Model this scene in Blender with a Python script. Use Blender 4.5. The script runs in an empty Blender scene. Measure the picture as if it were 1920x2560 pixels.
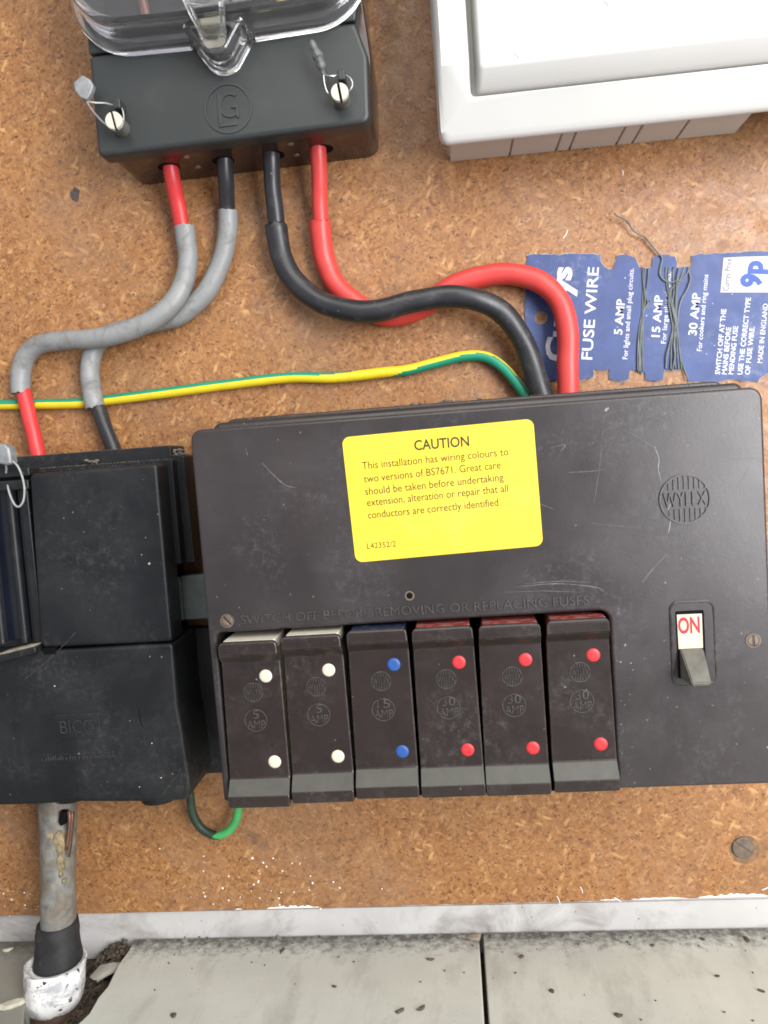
import bpy, bmesh, math, random
from mathutils import Vector, Matrix, noise
from mathutils.geometry import tessellate_polygon

random.seed(7)
PI = math.pi
S = 0.001                      # everything below is written in millimetres
scene = bpy.context.scene
COL = scene.collection

# ------------------------------------------------------------------ camera
F = 1950.0                     # focal length in photograph pixels (1920 x 2560)
H = 390.0                      # camera distance from the board, mm
ax = Vector((22100, -1459, -1950)).normalized()
dn = Vector((2184, 28000, 1950)); dn = (dn - ax * dn.dot(ax)).normalized()
ay = ax.cross(dn)
RW = Matrix((ax, ay, -dn))     # rows: world axes expressed in camera (right, down, forward)
cam_data = bpy.data.cameras.new("camera")
cam = bpy.data.objects.new("camera", cam_data); COL.objects.link(cam)
cam_data.sensor_fit = 'VERTICAL'; cam_data.sensor_height = 24.0
cam_data.lens = F / 2560 * 24.0
cam_data.clip_start = 0.01; cam_data.clip_end = 50
r_, u_, b_ = RW.col[0], -RW.col[1], -RW.col[2]
m4 = Matrix(((r_.x, u_.x, b_.x, 0), (r_.y, u_.y, b_.y, -H * S), (r_.z, u_.z, b_.z, 0), (0, 0, 0, 1)))
cam.matrix_world = m4
scene.camera = cam

# ------------------------------------------------------------------ light
world = bpy.data.worlds.new("World"); scene.world = world; world.use_nodes = True
bg = world.node_tree.nodes['Background']
bg.inputs[0].default_value = (0.89, 0.875, 1.0, 1)
bg.inputs[1].default_value = 0.62

def area(name, loc, target, size, size_y, power, col):
    d = bpy.data.lights.new(name, 'AREA'); d.shape = 'RECTANGLE'
    d.size = size; d.size_y = size_y; d.energy = power; d.color = col
    o = bpy.data.objects.new(name, d); COL.objects.link(o)
    o.location = loc
    o.rotation_euler = (Vector(target) - Vector(loc)).to_track_quat('-Z', 'Y').to_euler()
    return o
area('window_light', (0.30, -0.95, 1.02), (0.0, 0.0, 0.0), 1.5, 0.95, 18.0, (1.0, 0.975, 0.885))
area('side_window_light', (0.64, -0.92, 0.14), (0.08, 0.0, 0.0), 0.52, 0.8, 22.0, (0.98, 0.97, 1.0))

vs = scene.view_settings
vs.view_transform = 'Standard'; vs.look = 'None'; vs.gamma = 1; vs.use_curve_mapping = False
vs.exposure = -0.08
scene.render.engine = 'CYCLES'
scene.cycles.filter_width = 1.8
scene.cycles.max_bounces = 14
scene.cycles.transmission_bounces = 12
scene.cycles.glossy_bounces = 6
scene.cycles.caustics_refractive = True
scene.cycles.caustics_reflective = False

# ------------------------------------------------------------------ helpers
def V(x, z, h):
    return Vector((x * S, -h * S, z * S))
def ray(px, py):
    return RW @ Vector(((px - 960) / F, (py - 1280) / F, 1.0))
def P(px, py, h=0.0):          # photograph pixel -> (x, z) on the plane h mm in front of the board
    d = ray(px, py); t = (H - h) / d.y
    return (d.x * t, d.z * t)
def P3(px, py, h=0.0):
    x, z = P(px, py, h); return V(x, z, h)
def PZ(px, py, z):             # pixel -> (x, h) on the horizontal plane z
    d = ray(px, py); t = z / d.z
    return (d.x * t, H - d.y * t)

WLOC = {}
def wloc(o):
    return WLOC.get(o.name, Vector((0, 0, 0)))

def thing(name, label, cat, loc, group=None):
    o = bpy.data.objects.new(name, None); COL.objects.link(o)
    o.empty_display_size = 0.01
    o.location = loc; WLOC[o.name] = Vector(loc)
    o['label'] = label; o['category'] = cat
    if group: o['group'] = group
    return o

def obj(name, bm, mats, parent=None, smooth=True, angle=40):
    if not isinstance(mats, (list, tuple)): mats = [mats]
    me = bpy.data.meshes.new(name)
    if parent is not None:
        base = wloc(parent)
    else:
        vs_ = [v.co for v in bm.verts]
        lo = Vector([min(v[i] for v in vs_) for i in range(3)]); hi = Vector([max(v[i] for v in vs_) for i in range(3)])
        base = Vector(((lo.x + hi.x) / 2, hi.y, lo.z))
    bmesh.ops.translate(bm, verts=bm.verts, vec=-base)
    bmesh.ops.recalc_face_normals(bm, faces=bm.faces)
    if smooth:
        ca = math.radians(angle)
        for f in bm.faces: f.smooth = max(abs(c) for c in f.normal) < 0.9999
        for e in bm.edges:
            if len(e.link_faces) == 2:
                e.smooth = e.calc_face_angle(0) < ca
    bm.to_mesh(me); bm.free()
    for m in mats: me.materials.append(m)
    o = bpy.data.objects.new(name, me); COL.objects.link(o)
    if parent is not None: o.parent = parent
    else: o.location = base
    WLOC[o.name] = base.copy()
    return o

def tag(o, label, cat, group=None):
    o['label'] = label; o['category'] = cat
    if group: o['group'] = group
    return o

def round_poly(pts, r, seg=6):
    n = len(pts); out = []
    for i in range(n):
        p = Vector(pts[i]); a = Vector(pts[i - 1]); b = Vector(pts[(i + 1) % n])
        ri = r[i] if isinstance(r, (list, tuple)) else r
        d1 = (a - p); d2 = (b - p)
        l1, l2 = d1.length, d2.length
        if ri <= 0 or l1 < 1e-9 or l2 < 1e-9:
            out.append((p.x, p.y)); continue
        d1 /= l1; d2 /= l2
        ang = math.acos(max(-1, min(1, d1.dot(d2))))
        if ang > PI - 0.05:
            out.append((p.x, p.y)); continue
        t = min(ri / math.tan(ang / 2), l1 * 0.48, l2 * 0.48)
        ri = t * math.tan(ang / 2)
        bis = (d1 + d2).normalized()
        c = p + bis * (ri / math.sin(ang / 2))
        s = p + d1 * t - c; e = p + d2 * t - c
        a0 = math.atan2(s.y, s.x); a1 = math.atan2(e.y, e.x)
        da = (a1 - a0 + PI) % (2 * PI) - PI
        for k in range(seg + 1):
            aa = a0 + da * k / seg
            out.append((c.x + ri * math.cos(aa), c.y + ri * math.sin(aa)))
    return out

def area2(p):
    return sum(p[i - 1][0] * p[i][1] - p[i][0] * p[i - 1][1] for i in range(len(p))) / 2

def offset(p, d):              # inset a CCW polygon by d
    n = len(p); out = []
    for i in range(n):
        a = Vector(p[i - 1]); b = Vector(p[i]); c = Vector(p[(i + 1) % n])
        e1 = (b - a); e2 = (c - b)
        if e1.length < 1e-9: e1 = e2
        if e2.length < 1e-9: e2 = e1
        n1 = Vector((-e1.y, e1.x)).normalized(); n2 = Vector((-e2.y, e2.x)).normalized()
        m = n1 + n2
        k = 1 + n1.dot(n2)
        if k < 0.25: k = 0.25
        m = m / k
        out.append((b.x + m.x * d, b.y + m.y * d))
    return out

def loop(bm, p, h):
    return [bm.verts.new(V(x, z, h)) for x, z in p]
def bridge(bm, l0, l1, mi=0):
    n = len(l0)
    for i in range(n):
        j = (i + 1) % n
        f = bm.faces.new((l0[i], l0[j], l1[j], l1[i])); f.material_index = mi
def fill(bm, l, mi=0):
    if len(l) <= 4:
        f = bm.faces.new(l); f.material_index = mi; return
    for tri in tessellate_polygon([[v.co for v in l]]):
        try:
            f = bm.faces.new([l[i] for i in tri]); f.material_index = mi
        except ValueError: pass

def prism(bm, pts, h0, h1, bev=0.0, seg=4, draft=0.0, mi=0, back=True):
    """outline in (x, z), from h0 to h1, rounded front edge"""
    if area2(pts) < 0: pts = pts[::-1]
    prev = loop(bm, pts, h0)
    if back: fill(bm, prev[::-1], mi)
    if bev > 0:
        for k in range(seg + 1):
            a = PI / 2 * k / seg
            q = offset(pts, draft + bev * (1 - math.cos(a)))
            cur = loop(bm, q, h1 - bev + bev * math.sin(a))
            bridge(bm, prev, cur, mi); prev = cur
    else:
        q = offset(pts, draft) if draft else pts
        cur = loop(bm, q, h1); bridge(bm, prev, cur, mi); prev = cur
    fill(bm, prev, mi)

def rect(x0, z0, x1, z1):
    return [(x0, z0), (x1, z0), (x1, z1), (x0, z1)]
def disc_pts(x, z, r, n=24):
    return [(x + r * math.cos(2 * PI * i / n), z + r * math.sin(2 * PI * i / n)) for i in range(n)]

def box3(bm, lo, hi, mi=0):    # (x, y, z) metres
    v = [bm.verts.new((x, y, z)) for x in (lo[0], hi[0]) for y in (lo[1], hi[1]) for z in (lo[2], hi[2])]
    for q in ((0, 1, 3, 2), (4, 6, 7, 5), (0, 4, 5, 1), (2, 3, 7, 6), (0, 2, 6, 4), (1, 5, 7, 3)):
        f = bm.faces.new([v[i] for i in q]); f.material_index = mi

def catmull(pts, n=8):
    P_ = [Vector(p) for p in pts]; out = []
    for i in range(len(P_) - 1):
        p0 = P_[max(i - 1, 0)]; p1 = P_[i]; p2 = P_[i + 1]; p3 = P_[min(i + 2, len(P_) - 1)]
        for k in range(n):
            t = k / n
            out.append(0.5 * ((2 * p1) + (p2 - p0) * t + (2 * p0 - 5 * p1 + 4 * p2 - p3) * t * t + (3 * p1 - p0 - 3 * p2 + p3) * t ** 3))
    out.append(P_[-1].copy())
    return out

def sweep(bm, pts, r, seg=20, n=8, mi=None, cap=True, rag=0.0, start=None):
    """tube along pts (metres); r in mm, number or function of 0..1"""
    path = catmull(pts, n)
    N = len(path)
    T = []
    for i in range(N):
        a = path[max(i - 1, 0)]; b = path[min(i + 1, N - 1)]
        T.append((b - a).normalized())
    ref = start or Vector((0, -1, 0))
    u = (ref - T[0] * ref.dot(T[0])).normalized()
    loops = []
    for i in range(N):
        if i > 0:
            q = T[i - 1].rotation_difference(T[i]); u = q @ u
            u = (u - T[i] * u.dot(T[i])).normalized()
        w = T[i].cross(u)
        f = i / (N - 1)
        rr = (r(f) if callable(r) else r) * S
        loops.append([bm.verts.new(path[i] + (u * math.cos(2 * PI * k / seg) + w * math.sin(2 * PI * k / seg)) * rr) for k in range(seg)])
    if rag:
        rr0 = random.Random(int(abs(path[0].x) * 1e5))
        for k in range(seg):
            loops[0][k].co -= T[0] * (rr0.uniform(-.3, 1) * rag * S); loops[-1][k].co += T[-1] * (rr0.uniform(-.3, 1) * rag * S)
    for i in range(N - 1):
        for k in range(seg):
            j = (k + 1) % seg
            fc = bm.faces.new((loops[i][k], loops[i][j], loops[i + 1][j], loops[i + 1][k]))
            if mi: fc.material_index = mi(k, i / (N - 1))
    if cap:
        bm.faces.new(loops[0][::-1]); bm.faces.new(loops[-1])

def pxpath(l):                 # list of (px, py, h)
    return [P3(a, b, c) for a, b, c in l]

# ------------------------------------------------------------------ materials
def nt(name):
    m = bpy.data.materials.new(name); m.use_nodes = True
    t = m.node_tree; return m, t, t.nodes['Principled BSDF']
def node(t, kind, **kw):
    n = t.nodes.new(kind)
    for k, v in kw.items():
        if k.startswith('i_'):
            n.inputs[k[2:].replace('_', ' ')].default_value = v
        else: setattr(n, k, v)
    return n
def ramp(t, src, stops):
    r = t.nodes.new('ShaderNodeValToRGB')
    e = r.color_ramp.elements
    while len(e) < len(stops): e.new(0.5)
    for i, (p, c) in enumerate(stops):
        e[i].position = p
        e[i].color = (c, c, c, 1) if isinstance(c, (int, float)) else (*c, 1)
    t.links.new(src, r.inputs[0]); return r.outputs[0]
def mix(t, fac, a, b, blend='MIX'):
    n = t.nodes.new('ShaderNodeMix'); n.data_type = 'RGBA'; n.blend_type = blend
    for s, i in ((fac, 0), (a, 6), (b, 7)):
        if isinstance(s, (int, float)): n.inputs[i].default_value = s
        elif isinstance(s, tuple): n.inputs[i].default_value = (*s, 1)
        else: t.links.new(s, n.inputs[i])
    return n.outputs[2]
def math_(t, op, a, b=0.0):
    n = t.nodes.new('ShaderNodeMath'); n.operation = op
    for s, i in ((a, 0), (b, 1)):
        if isinstance(s, (int, float)): n.inputs[i].default_value = s
        else: t.links.new(s, n.inputs[i])
    return n.outputs[0]
def coords(t, mm=True, random_shift=False):
    tc = t.nodes.new('ShaderNodeTexCoord')
    mp = t.nodes.new('ShaderNodeMapping')
    mp.inputs['Scale'].default_value = (1000, 1000, 1000) if mm else (1, 1, 1)
    t.links.new(tc.outputs['Object'], mp.inputs[0])
    if random_shift:
        oi = t.nodes.new('ShaderNodeObjectInfo')
        va = t.nodes.new('ShaderNodeVectorMath'); va.operation = 'SCALE'; va.inputs[3].default_value = 1000
        t.links.new(oi.outputs['Location'], va.inputs[0])
        vb = t.nodes.new('ShaderNodeVectorMath'); vb.operation = 'ADD'
        t.links.new(mp.outputs[0], vb.inputs[0]); t.links.new(va.outputs[0], vb.inputs[1])
        return vb.outputs[0]
    return mp.outputs[0]
def nz(t, vec, period, detail=3, rough=0.55, dist=0.0, stretch=None):
    if stretch:
        mp = t.nodes.new('ShaderNodeMapping'); mp.inputs['Scale'].default_value = stretch
        t.links.new(vec, mp.inputs[0]); vec = mp.outputs[0]
    n = t.nodes.new('ShaderNodeTexNoise')
    n.inputs['Scale'].default_value = 1.0 / period
    n.inputs['Detail'].default_value = detail; n.inputs['Roughness'].default_value = rough
    n.inputs['Distortion'].default_value = dist
    t.links.new(vec, n.inputs['Vector']); return n.outputs['Fac']

def surf(name, col, rough=0.45, spec=0.5, metal=0.0, vary=0.25, vper=25.0, dust=None, dust_amt=0.0, dper=12.0,
         dust_lo=0.55, bump=0.15, bper=1.2, speck=None, speck_amt=0.0, shift=False, rough_vary=0.12, coat=0.0, wear=None, wear_amt=0.0, scuff=None, scuff_amt=0.0):
    m, t, b = nt(name)
    v = coords(t, True, shift)
    lo = tuple(c * (1 - vary) for c in col); hi = tuple(min(1, c * (1 + vary)) for c in col)
    c = mix(t, ramp(t, nz(t, v, vper, 4), [(0.3, 0.0), (0.7, 1.0)]), lo, hi)
    rg = math_(t, 'ADD', math_(t, 'MULTIPLY', math_(t, 'SUBTRACT', nz(t, v, vper * 0.6, 5), 0.5), rough_vary * 2), rough)
    if dust:
        dn_ = ramp(t, nz(t, v, dper, 6, 0.62, 0.6), [(dust_lo, 0.0), (min(0.98, dust_lo + 0.22), 1.0)])
        df = math_(t, 'MULTIPLY', dn_, dust_amt)
        c = mix(t, df, c, dust)
        rg = math_(t, 'ADD', rg, math_(t, 'MULTIPLY', df, 0.5))
    if speck:
        vo = node(t, 'ShaderNodeTexVoronoi'); vo.inputs['Scale'].default_value = 1 / 4.5
        t.links.new(v, vo.inputs['Vector'])
        sz = t.nodes.new('ShaderNodeSeparateColor'); t.links.new(vo.outputs['Color'], sz.inputs[0])
        thr = math_(t, 'MULTIPLY', ramp(t, sz.outputs[0], [(0.55, 0.0), (1.0, 1.0)]), 0.10)
        sp = math_(t, 'LESS_THAN', vo.outputs['Distance'], thr)
        c = mix(t, math_(t, 'MULTIPLY', sp, speck_amt), c, speck)
    if scuff:
        big = ramp(t, nz(t, v, 34, 3, 0.5, 0.5), [(0.46, 0.0), (0.66, 1.0)])
        fine = ramp(t, nz(t, v, 3.4, 8, 0.78, 0.3), [(0.50, 0.0), (0.66, 1.0)])
        hair = ramp(t, nz(t, v, 1.1, 4, 0.6, 0.2, (1.0, 1.0, 0.12)), [(0.60, 0.0), (0.72, 1.0)])
        hair2 = ramp(t, nz(t, v, 1.2, 4, 0.6, 0.2, (0.16, 1.0, 1.0)), [(0.62, 0.0), (0.74, 1.0)])
        sf = math_(t, 'MULTIPLY', math_(t, 'MAXIMUM', fine, math_(t, 'MULTIPLY', math_(t, 'MAXIMUM', hair, hair2), 0.55)), big)
        sf = math_(t, 'MULTIPLY', sf, scuff_amt)
        c = mix(t, sf, c, scuff)
        rg = math_(t, 'ADD', rg, math_(t, 'MULTIPLY', sf, 0.4))
    if wear:
        bv = t.nodes.new('ShaderNodeBevel'); bv.samples = 4; bv.inputs['Radius'].default_value = 0.0006
        ge = t.nodes.new('ShaderNodeNewGeometry')
        dt = t.nodes.new('ShaderNodeVectorMath'); dt.operation = 'DOT_PRODUCT'
        t.links.new(bv.outputs[0], dt.inputs[0]); t.links.new(ge.outputs['Normal'], dt.inputs[1])
        em_ = ramp(t, dt.outputs['Value'], [(0.90, 1.0), (0.985, 0.0)])
        em_ = math_(t, 'MULTIPLY', em_, ramp(t, nz(t, v, 5, 6, 0.7), [(0.42, 0.1), (0.62, 1.0)]))
        c = mix(t, math_(t, 'MULTIPLY', em_, wear_amt), c, wear)
    t.links.new(c, b.inputs['Base Color']); t.links.new(rg, b.inputs['Roughness'])
    b.inputs['Metallic'].default_value = metal
    b.inputs['Specular IOR Level'].default_value = spec
    b.inputs['Coat Weight'].default_value = coat
    if bump:
        bp = t.nodes.new('ShaderNodeBump'); bp.inputs['Strength'].default_value = bump; bp.inputs['Distance'].default_value = 0.0002
        t.links.new(nz(t, v, bper, 4), bp.inputs['Height']); t.links.new(bp.outputs[0], b.inputs['Normal'])
    return m

def chipboard_material():
    m, t, b = nt('chipboard')
    v = coords(t)
    # board lies in XZ: swing it into XY for 2D textures
    sx = t.nodes.new('ShaderNodeSeparateXYZ'); t.links.new(v, sx.inputs[0])
    cb = t.nodes.new('ShaderNodeCombineXYZ')
    t.links.new(sx.outputs[0], cb.inputs[0]); t.links.new(sx.outputs[2], cb.inputs[1])
    t.links.new(math_(t, 'MULTIPLY', sx.outputs[1], 0.7), cb.inputs[2])
    p = cb.outputs[0]
    wn = t.nodes.new('ShaderNodeTexNoise'); wn.inputs['Scale'].default_value = 0.28; wn.inputs['Detail'].default_value = 2
    t.links.new(p, wn.inputs['Vector'])
    ws = t.nodes.new('ShaderNodeVectorMath'); ws.operation = 'MULTIPLY_ADD'
    t.links.new(wn.outputs['Color'], ws.inputs[0]); ws.inputs[1].default_value = (1.9, 1.9, 0); t.links.new(p, ws.inputs[2])
    p = ws.outputs[0]
    def flakes(rot, lx, ly, off):
        mp = t.nodes.new('ShaderNodeMapping'); mp.inputs['Rotation'].default_value = (0, 0, math.radians(rot))
        mp.inputs['Location'].default_value = (off, off * 0.7, off * 1.3)
        t.links.new(p, mp.inputs[0])
        m2 = t.nodes.new('ShaderNodeMapping'); m2.inputs['Scale'].default_value = (1 / lx, 1 / ly, 1)
        t.links.new(mp.outputs[0], m2.inputs[0])
        vo = t.nodes.new('ShaderNodeTexVoronoi'); vo.inputs['Scale'].default_value = 1.0
        t.links.new(m2.outputs[0], vo.inputs['Vector'])
        sc = t.nodes.new('ShaderNodeSeparateColor'); t.links.new(vo.outputs['Color'], sc.inputs[0])
        return sc.outputs[0], sc.outputs[1], vo.outputs['Distance']
    base = mix(t, ramp(t, nz(t, p, 45, 4), [(0.32, 0.0), (0.68, 1.0)]), (0.290, 0.129, 0.043), (0.357, 0.170, 0.060))
    c = base
    tones = [(0.0, (0.119, 0.048, 0.019)), (0.16, (0.222, 0.093, 0.032)), (0.42, (0.306, 0.138, 0.047)), (0.75, (0.362, 0.177, 0.064)), (0.92, (0.453, 0.246, 0.096)), (1.0, (0.524, 0.318, 0.141))]
    for rot, lx, ly, off, th, amt in ((12, 2.7, 1.5, 3, 0.0, .5), (74, 3.6, 1.5, 19, .55, .6), (135, 4.4, 1.6, 41, .62, .6), (100, 1.5, 1.0, 57, .5, .6), (40, 2.4, 1.1, 77, .6, .7), (160, 1.3, .8, 93, .6, .6), (28, 9.0, 3.0, 113, .84, .35), (118, 7.5, 2.6, 141, .86, .38), (80, 5.5, 2.2, 171, .86, .5), (150, 3.0, 1.3, 191, .78, .7)):
        a, g, d = flakes(rot, lx, ly, off)
        tone = ramp(t, a, tones)
        f = math_(t, 'MULTIPLY', math_(t, 'GREATER_THAN', g, th), amt)
        f = math_(t, 'MULTIPLY', f, ramp(t, d, [(0.45, 1.0), (0.75, 0.25)]))
        c = mix(t, f, c, tone)
    # long pale slivers
    for rot, lx, ly, off in ((25, 7, 2.2, 5), (118, 6, 2.0, 23)):
        a, g, d = flakes(rot, lx, ly, off)
        f = math_(t, 'MULTIPLY', math_(t, 'GREATER_THAN', g, 0.965), ramp(t, d, [(0.25, 0.7), (0.6, 0.0)]))
        c = mix(t, f, c, (0.60, 0.34, 0.135))
    # dark bark specks
    for rot, lx, ly, off, th in ((35, 2.2, 1.2, 9, .90), (110, 1.5, 1.0, 31, .92), (160, 3.6, 1.5, 13, .955), (70, 1.0, .8, 5, .94)):
        a, g, d = flakes(rot, lx, ly, off)
        f = math_(t, 'MULTIPLY', math_(t, 'GREATER_THAN', g, th), ramp(t, d, [(0.20, 0.8), (0.46, 0.0)]))
        c = mix(t, f, c, (0.055, 0.024, 0.014))
    mott = ramp(t, nz(t, p, 7, 4, 0.6, 0.8), [(0.36, 0.0), (0.66, 1.0)])
    c = mix(t, math_(t, 'MULTIPLY', mott, 0.36), c, mix(t, 0.62, c, (0.22, 0.085, 0.028)))
    # greyed, rubbed and sooty patches
    grey = math_(t, 'MULTIPLY', ramp(t, nz(t, p, 60, 5, 0.6, 0.8), [(0.5, 0.0), (0.72, 1.0)]), 0.45)
    c = mix(t, grey, c, (0.33, 0.20, 0.12))
    soot = math_(t, 'MULTIPLY', ramp(t, nz(t, p, 24, 6, 0.68, 0.4), [(0.61, 0.0), (0.76, 1.0)]), 0.55)
    c = mix(t, soot, c, (0.085, 0.058, 0.042))
    worn = math_(t, 'MULTIPLY', ramp(t, nz(t, p, 95, 6, 0.66, 1.2), [(0.48, 0.0), (0.70, 1.0)]), 0.42)
    c = mix(t, worn, c, (0.215, 0.128, 0.074))
    t.links.new(c, b.inputs['Base Color'])
    rg = ramp(t, nz(t, p, 8, 5), [(0.3, 0.34), (0.7, 0.56)])
    t.links.new(rg, b.inputs['Roughness'])
    b.inputs['Specular IOR Level'].default_value = 0.45
    bp = t.nodes.new('ShaderNodeBump'); bp.inputs['Strength'].default_value = 0.25; bp.inputs['Distance'].default_value = 0.0003
    t.links.new(nz(t, p, 2.2, 5), bp.inputs['Height']); t.links.new(bp.outputs[0], b.inputs['Normal'])
    return m

def plank_material(name, col, dirt):
    m, t, b = nt(name)
    v = coords(t, True, True)
    c = mix(t, ramp(t, nz(t, v, 30, 5, 0.6), [(0.3, 0.0), (0.7, 1.0)]), tuple(x * 0.86 for x in col), col)
    g = math_(t, 'MULTIPLY', ramp(t, nz(t, v, 16, 5, 0.65, 0, (1, .35, 1)), [(0.5, 0.0), (0.8, 1.0)]), dirt * 0.55)
    c = mix(t, g, c, (0.20, 0.19, 0.16))
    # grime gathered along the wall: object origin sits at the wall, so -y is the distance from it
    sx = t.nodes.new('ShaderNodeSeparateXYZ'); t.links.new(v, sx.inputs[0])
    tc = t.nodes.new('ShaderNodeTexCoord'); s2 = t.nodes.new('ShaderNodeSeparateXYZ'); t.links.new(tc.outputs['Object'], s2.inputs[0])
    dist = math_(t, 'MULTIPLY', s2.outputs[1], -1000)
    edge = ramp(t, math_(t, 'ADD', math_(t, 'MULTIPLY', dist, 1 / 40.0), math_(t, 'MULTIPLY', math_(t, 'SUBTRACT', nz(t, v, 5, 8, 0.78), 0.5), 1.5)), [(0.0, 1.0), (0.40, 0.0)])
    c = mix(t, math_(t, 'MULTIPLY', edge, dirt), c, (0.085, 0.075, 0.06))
    sp = ramp(t, nz(t, v, 1.6, 4, 0.65), [(0.655, 0.0), (0.72, 1.0)])
    c = mix(t, math_(t, 'MULTIPLY', sp, 0.6), c, (0.09, 0.08, 0.06))
    t.links.new(c, b.inputs['Base Color'])
    b.inputs['Roughness'].default_value = 0.5
    bp = t.nodes.new('ShaderNodeBump'); bp.inputs['Strength'].default_value = 0.3; bp.inputs['Distance'].default_value = 0.0004
    t.links.new(nz(t, v, 4, 6, 0.6, 0, (1, .3, 1)), bp.inputs['Height']); t.links.new(bp.outputs[0], b.inputs['Normal'])
    return m

M_board = chipboard_material()
M_plank = plank_material('grey_paint_floor', (0.53, 0.545, 0.48), 1.0)
M_plank_dirty = plank_material('grimy_grey_paint_floor', (0.24, 0.24, 0.205), 1.0)
M_dirt = surf('dry_dirt', (0.085, 0.068, 0.052), 0.9, 0.2, vary=0.5, vper=9, bump=1.0, bper=2.5, dust=(0.22, 0.19, 0.15), dust_amt=0.6, dper=7)
M_batten = surf('white_gloss_paint', (0.49, 0.485, 0.465), 0.45, 0.5, vary=0.1, vper=30, dust=(0.20, 0.17, 0.145), dust_amt=0.8, dper=30, dust_lo=0.48, speck=(0.1, 0.09, 0.07), speck_amt=0.8, bump=0.25, bper=5)
M_paint = surf('dried_white_paint', (0.86, 0.85, 0.80), 0.45, 0.5, vary=0.04)
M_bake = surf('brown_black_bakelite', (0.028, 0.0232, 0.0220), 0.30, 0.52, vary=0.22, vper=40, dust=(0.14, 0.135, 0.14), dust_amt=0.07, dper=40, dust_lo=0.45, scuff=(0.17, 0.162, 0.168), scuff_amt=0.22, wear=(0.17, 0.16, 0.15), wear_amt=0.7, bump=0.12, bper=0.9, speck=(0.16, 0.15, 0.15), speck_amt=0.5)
M_fuse = surf('fuse_bakelite', (0.018, 0.0115, 0.0092), 0.31, 0.46, vary=0.18, vper=14, dust=(0.12, 0.11, 0.11), dust_amt=0.06, dper=20, dust_lo=0.5, scuff=(0.16, 0.15, 0.15), scuff_amt=0.22, wear=(0.15, 0.14, 0.13), wear_amt=0.7, bump=0.10, bper=0.8, speck=(0.3, 0.3, 0.3), speck_amt=0.4, shift=True)
M_emboss = surf('worn_bakelite_relief', (0.047, 0.042, 0.038), 0.38, 0.5, vary=0.45, vper=2.5, bump=0.1)
M_cut = surf('black_bitumen_moulding', (0.0085, 0.0095, 0.0105), 0.40, 0.36, vary=0.3, vper=30, dust=(0.07, 0.07, 0.065), dust_amt=0.12, dper=30, dust_lo=0.45, scuff=(0.085, 0.085, 0.08), scuff_amt=0.32, wear=(0.075, 0.08, 0.09), wear_amt=0.6, bump=0.15, bper=1.0, speck=(0.3, 0.28, 0.24), speck_amt=0.5)
M_cut_em = surf('black_moulding_relief', (0.022, 0.023, 0.024), 0.4, 0.5, vary=0.3, vper=4, bump=0.1)
M_dustedge = surf('dusty_ledge', (0.20, 0.18, 0.14), 0.9, 0.2, vary=0.5, vper=4, bump=1.0, bper=0.8)
M_terminal = surf('black_terminal_cover', (0.024, 0.028, 0.027), 0.42, 0.5, vary=0.10, vper=40, bump=0.08, bper=0.6, dust=(0.09, 0.09, 0.08), dust_amt=0.15, dper=20)
M_case = surf('dark_brown_case', (0.034, 0.018, 0.014), 0.14, 0.6, vary=0.2, vper=20, bump=0.05, rough_vary=0.04)
M_hole = surf('dark_hole', (0.004, 0.004, 0.004), 0.8, 0.1, bump=0)
M_white = surf('cream_white_plastic', (0.575, 0.575, 0.535), 0.38, 0.5, vary=0.02, vper=50, bump=0.06, bper=0.7, rough_vary=0.05)
M_red = surf('red_insulation', (0.56, 0.050, 0.042), 0.42, 0.5, vary=0.10, vper=12, bump=0.12, bper=2, dust=(0.30, 0.10, 0.08), dust_amt=0.35, dper=8, dust_lo=0.58)
M_red_dull = surf('red_core_insulation', (0.58, 0.035, 0.036), 0.42, 0.5, vary=0.12, vper=10, bump=0.12, bper=2, dust=(0.22, 0.08, 0.07), dust_amt=0.4, dper=7)
M_black = surf('black_insulation', (0.020, 0.021, 0.023), 0.38, 0.5, vary=0.2, vper=12, bump=0.12, bper=2, dust=(0.11, 0.105, 0.10), dust_amt=0.5, dper=6, speck=(0.3, 0.28, 0.24), speck_amt=0.5)
M_grey = surf('grey_sheath', (0.235, 0.242, 0.235), 0.48, 0.5, vary=0.08, vper=15, bump=0.15, bper=2, dust=(0.11, 0.10, 0.085), dust_amt=0.7, dper=9, dust_lo=0.5)
M_yel = surf('yellow_insulation', (0.72, 0.55, 0.02), 0.42, 0.5, vary=0.08, vper=10, bump=0.1, dust=(0.22, 0.17, 0.05), dust_amt=0.5, dper=6, dust_lo=0.6)
M_grn = surf('green_insulation', (0.012, 0.24, 0.135), 0.42, 0.5, vary=0.1, vper=10, bump=0.1, dust=(0.05, 0.10, 0.06), dust_amt=0.5, dper=6, dust_lo=0.6)
M_grn2 = surf('bright_green_insulation', (0.055, 0.34, 0.10), 0.4, 0.5, vary=0.12, vper=7, bump=0.1, dust=(0.05, 0.06, 0.05), dust_amt=0.6, dper=4, dust_lo=0.62)
M_grn_dirty = surf('sooty_green_insulation', (0.022, 0.040, 0.024), 0.5, 0.4, vary=0.4, vper=7, bump=0.2)
M_screw = surf('cream_screw_paint', (0.52, 0.50, 0.41), 0.45, 0.5, vary=0.08, vper=3, bump=0.15, bper=0.7)
M_steel = surf('dull_steel', (0.42, 0.42, 0.40), 0.38, 0.5, metal=0.9, vary=0.2, vper=4, bump=0.2)
M_dsteel = surf('tarnished_screw', (0.15, 0.115, 0.085), 0.5, 0.5, metal=0.4, vary=0.3, vper=3, bump=0.3)
M_lead = surf('lead_seal', (0.25, 0.26, 0.26), 0.5, 0.5, metal=0.35, vary=0.2, vper=3, bump=0.4, bper=1.5)
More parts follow.
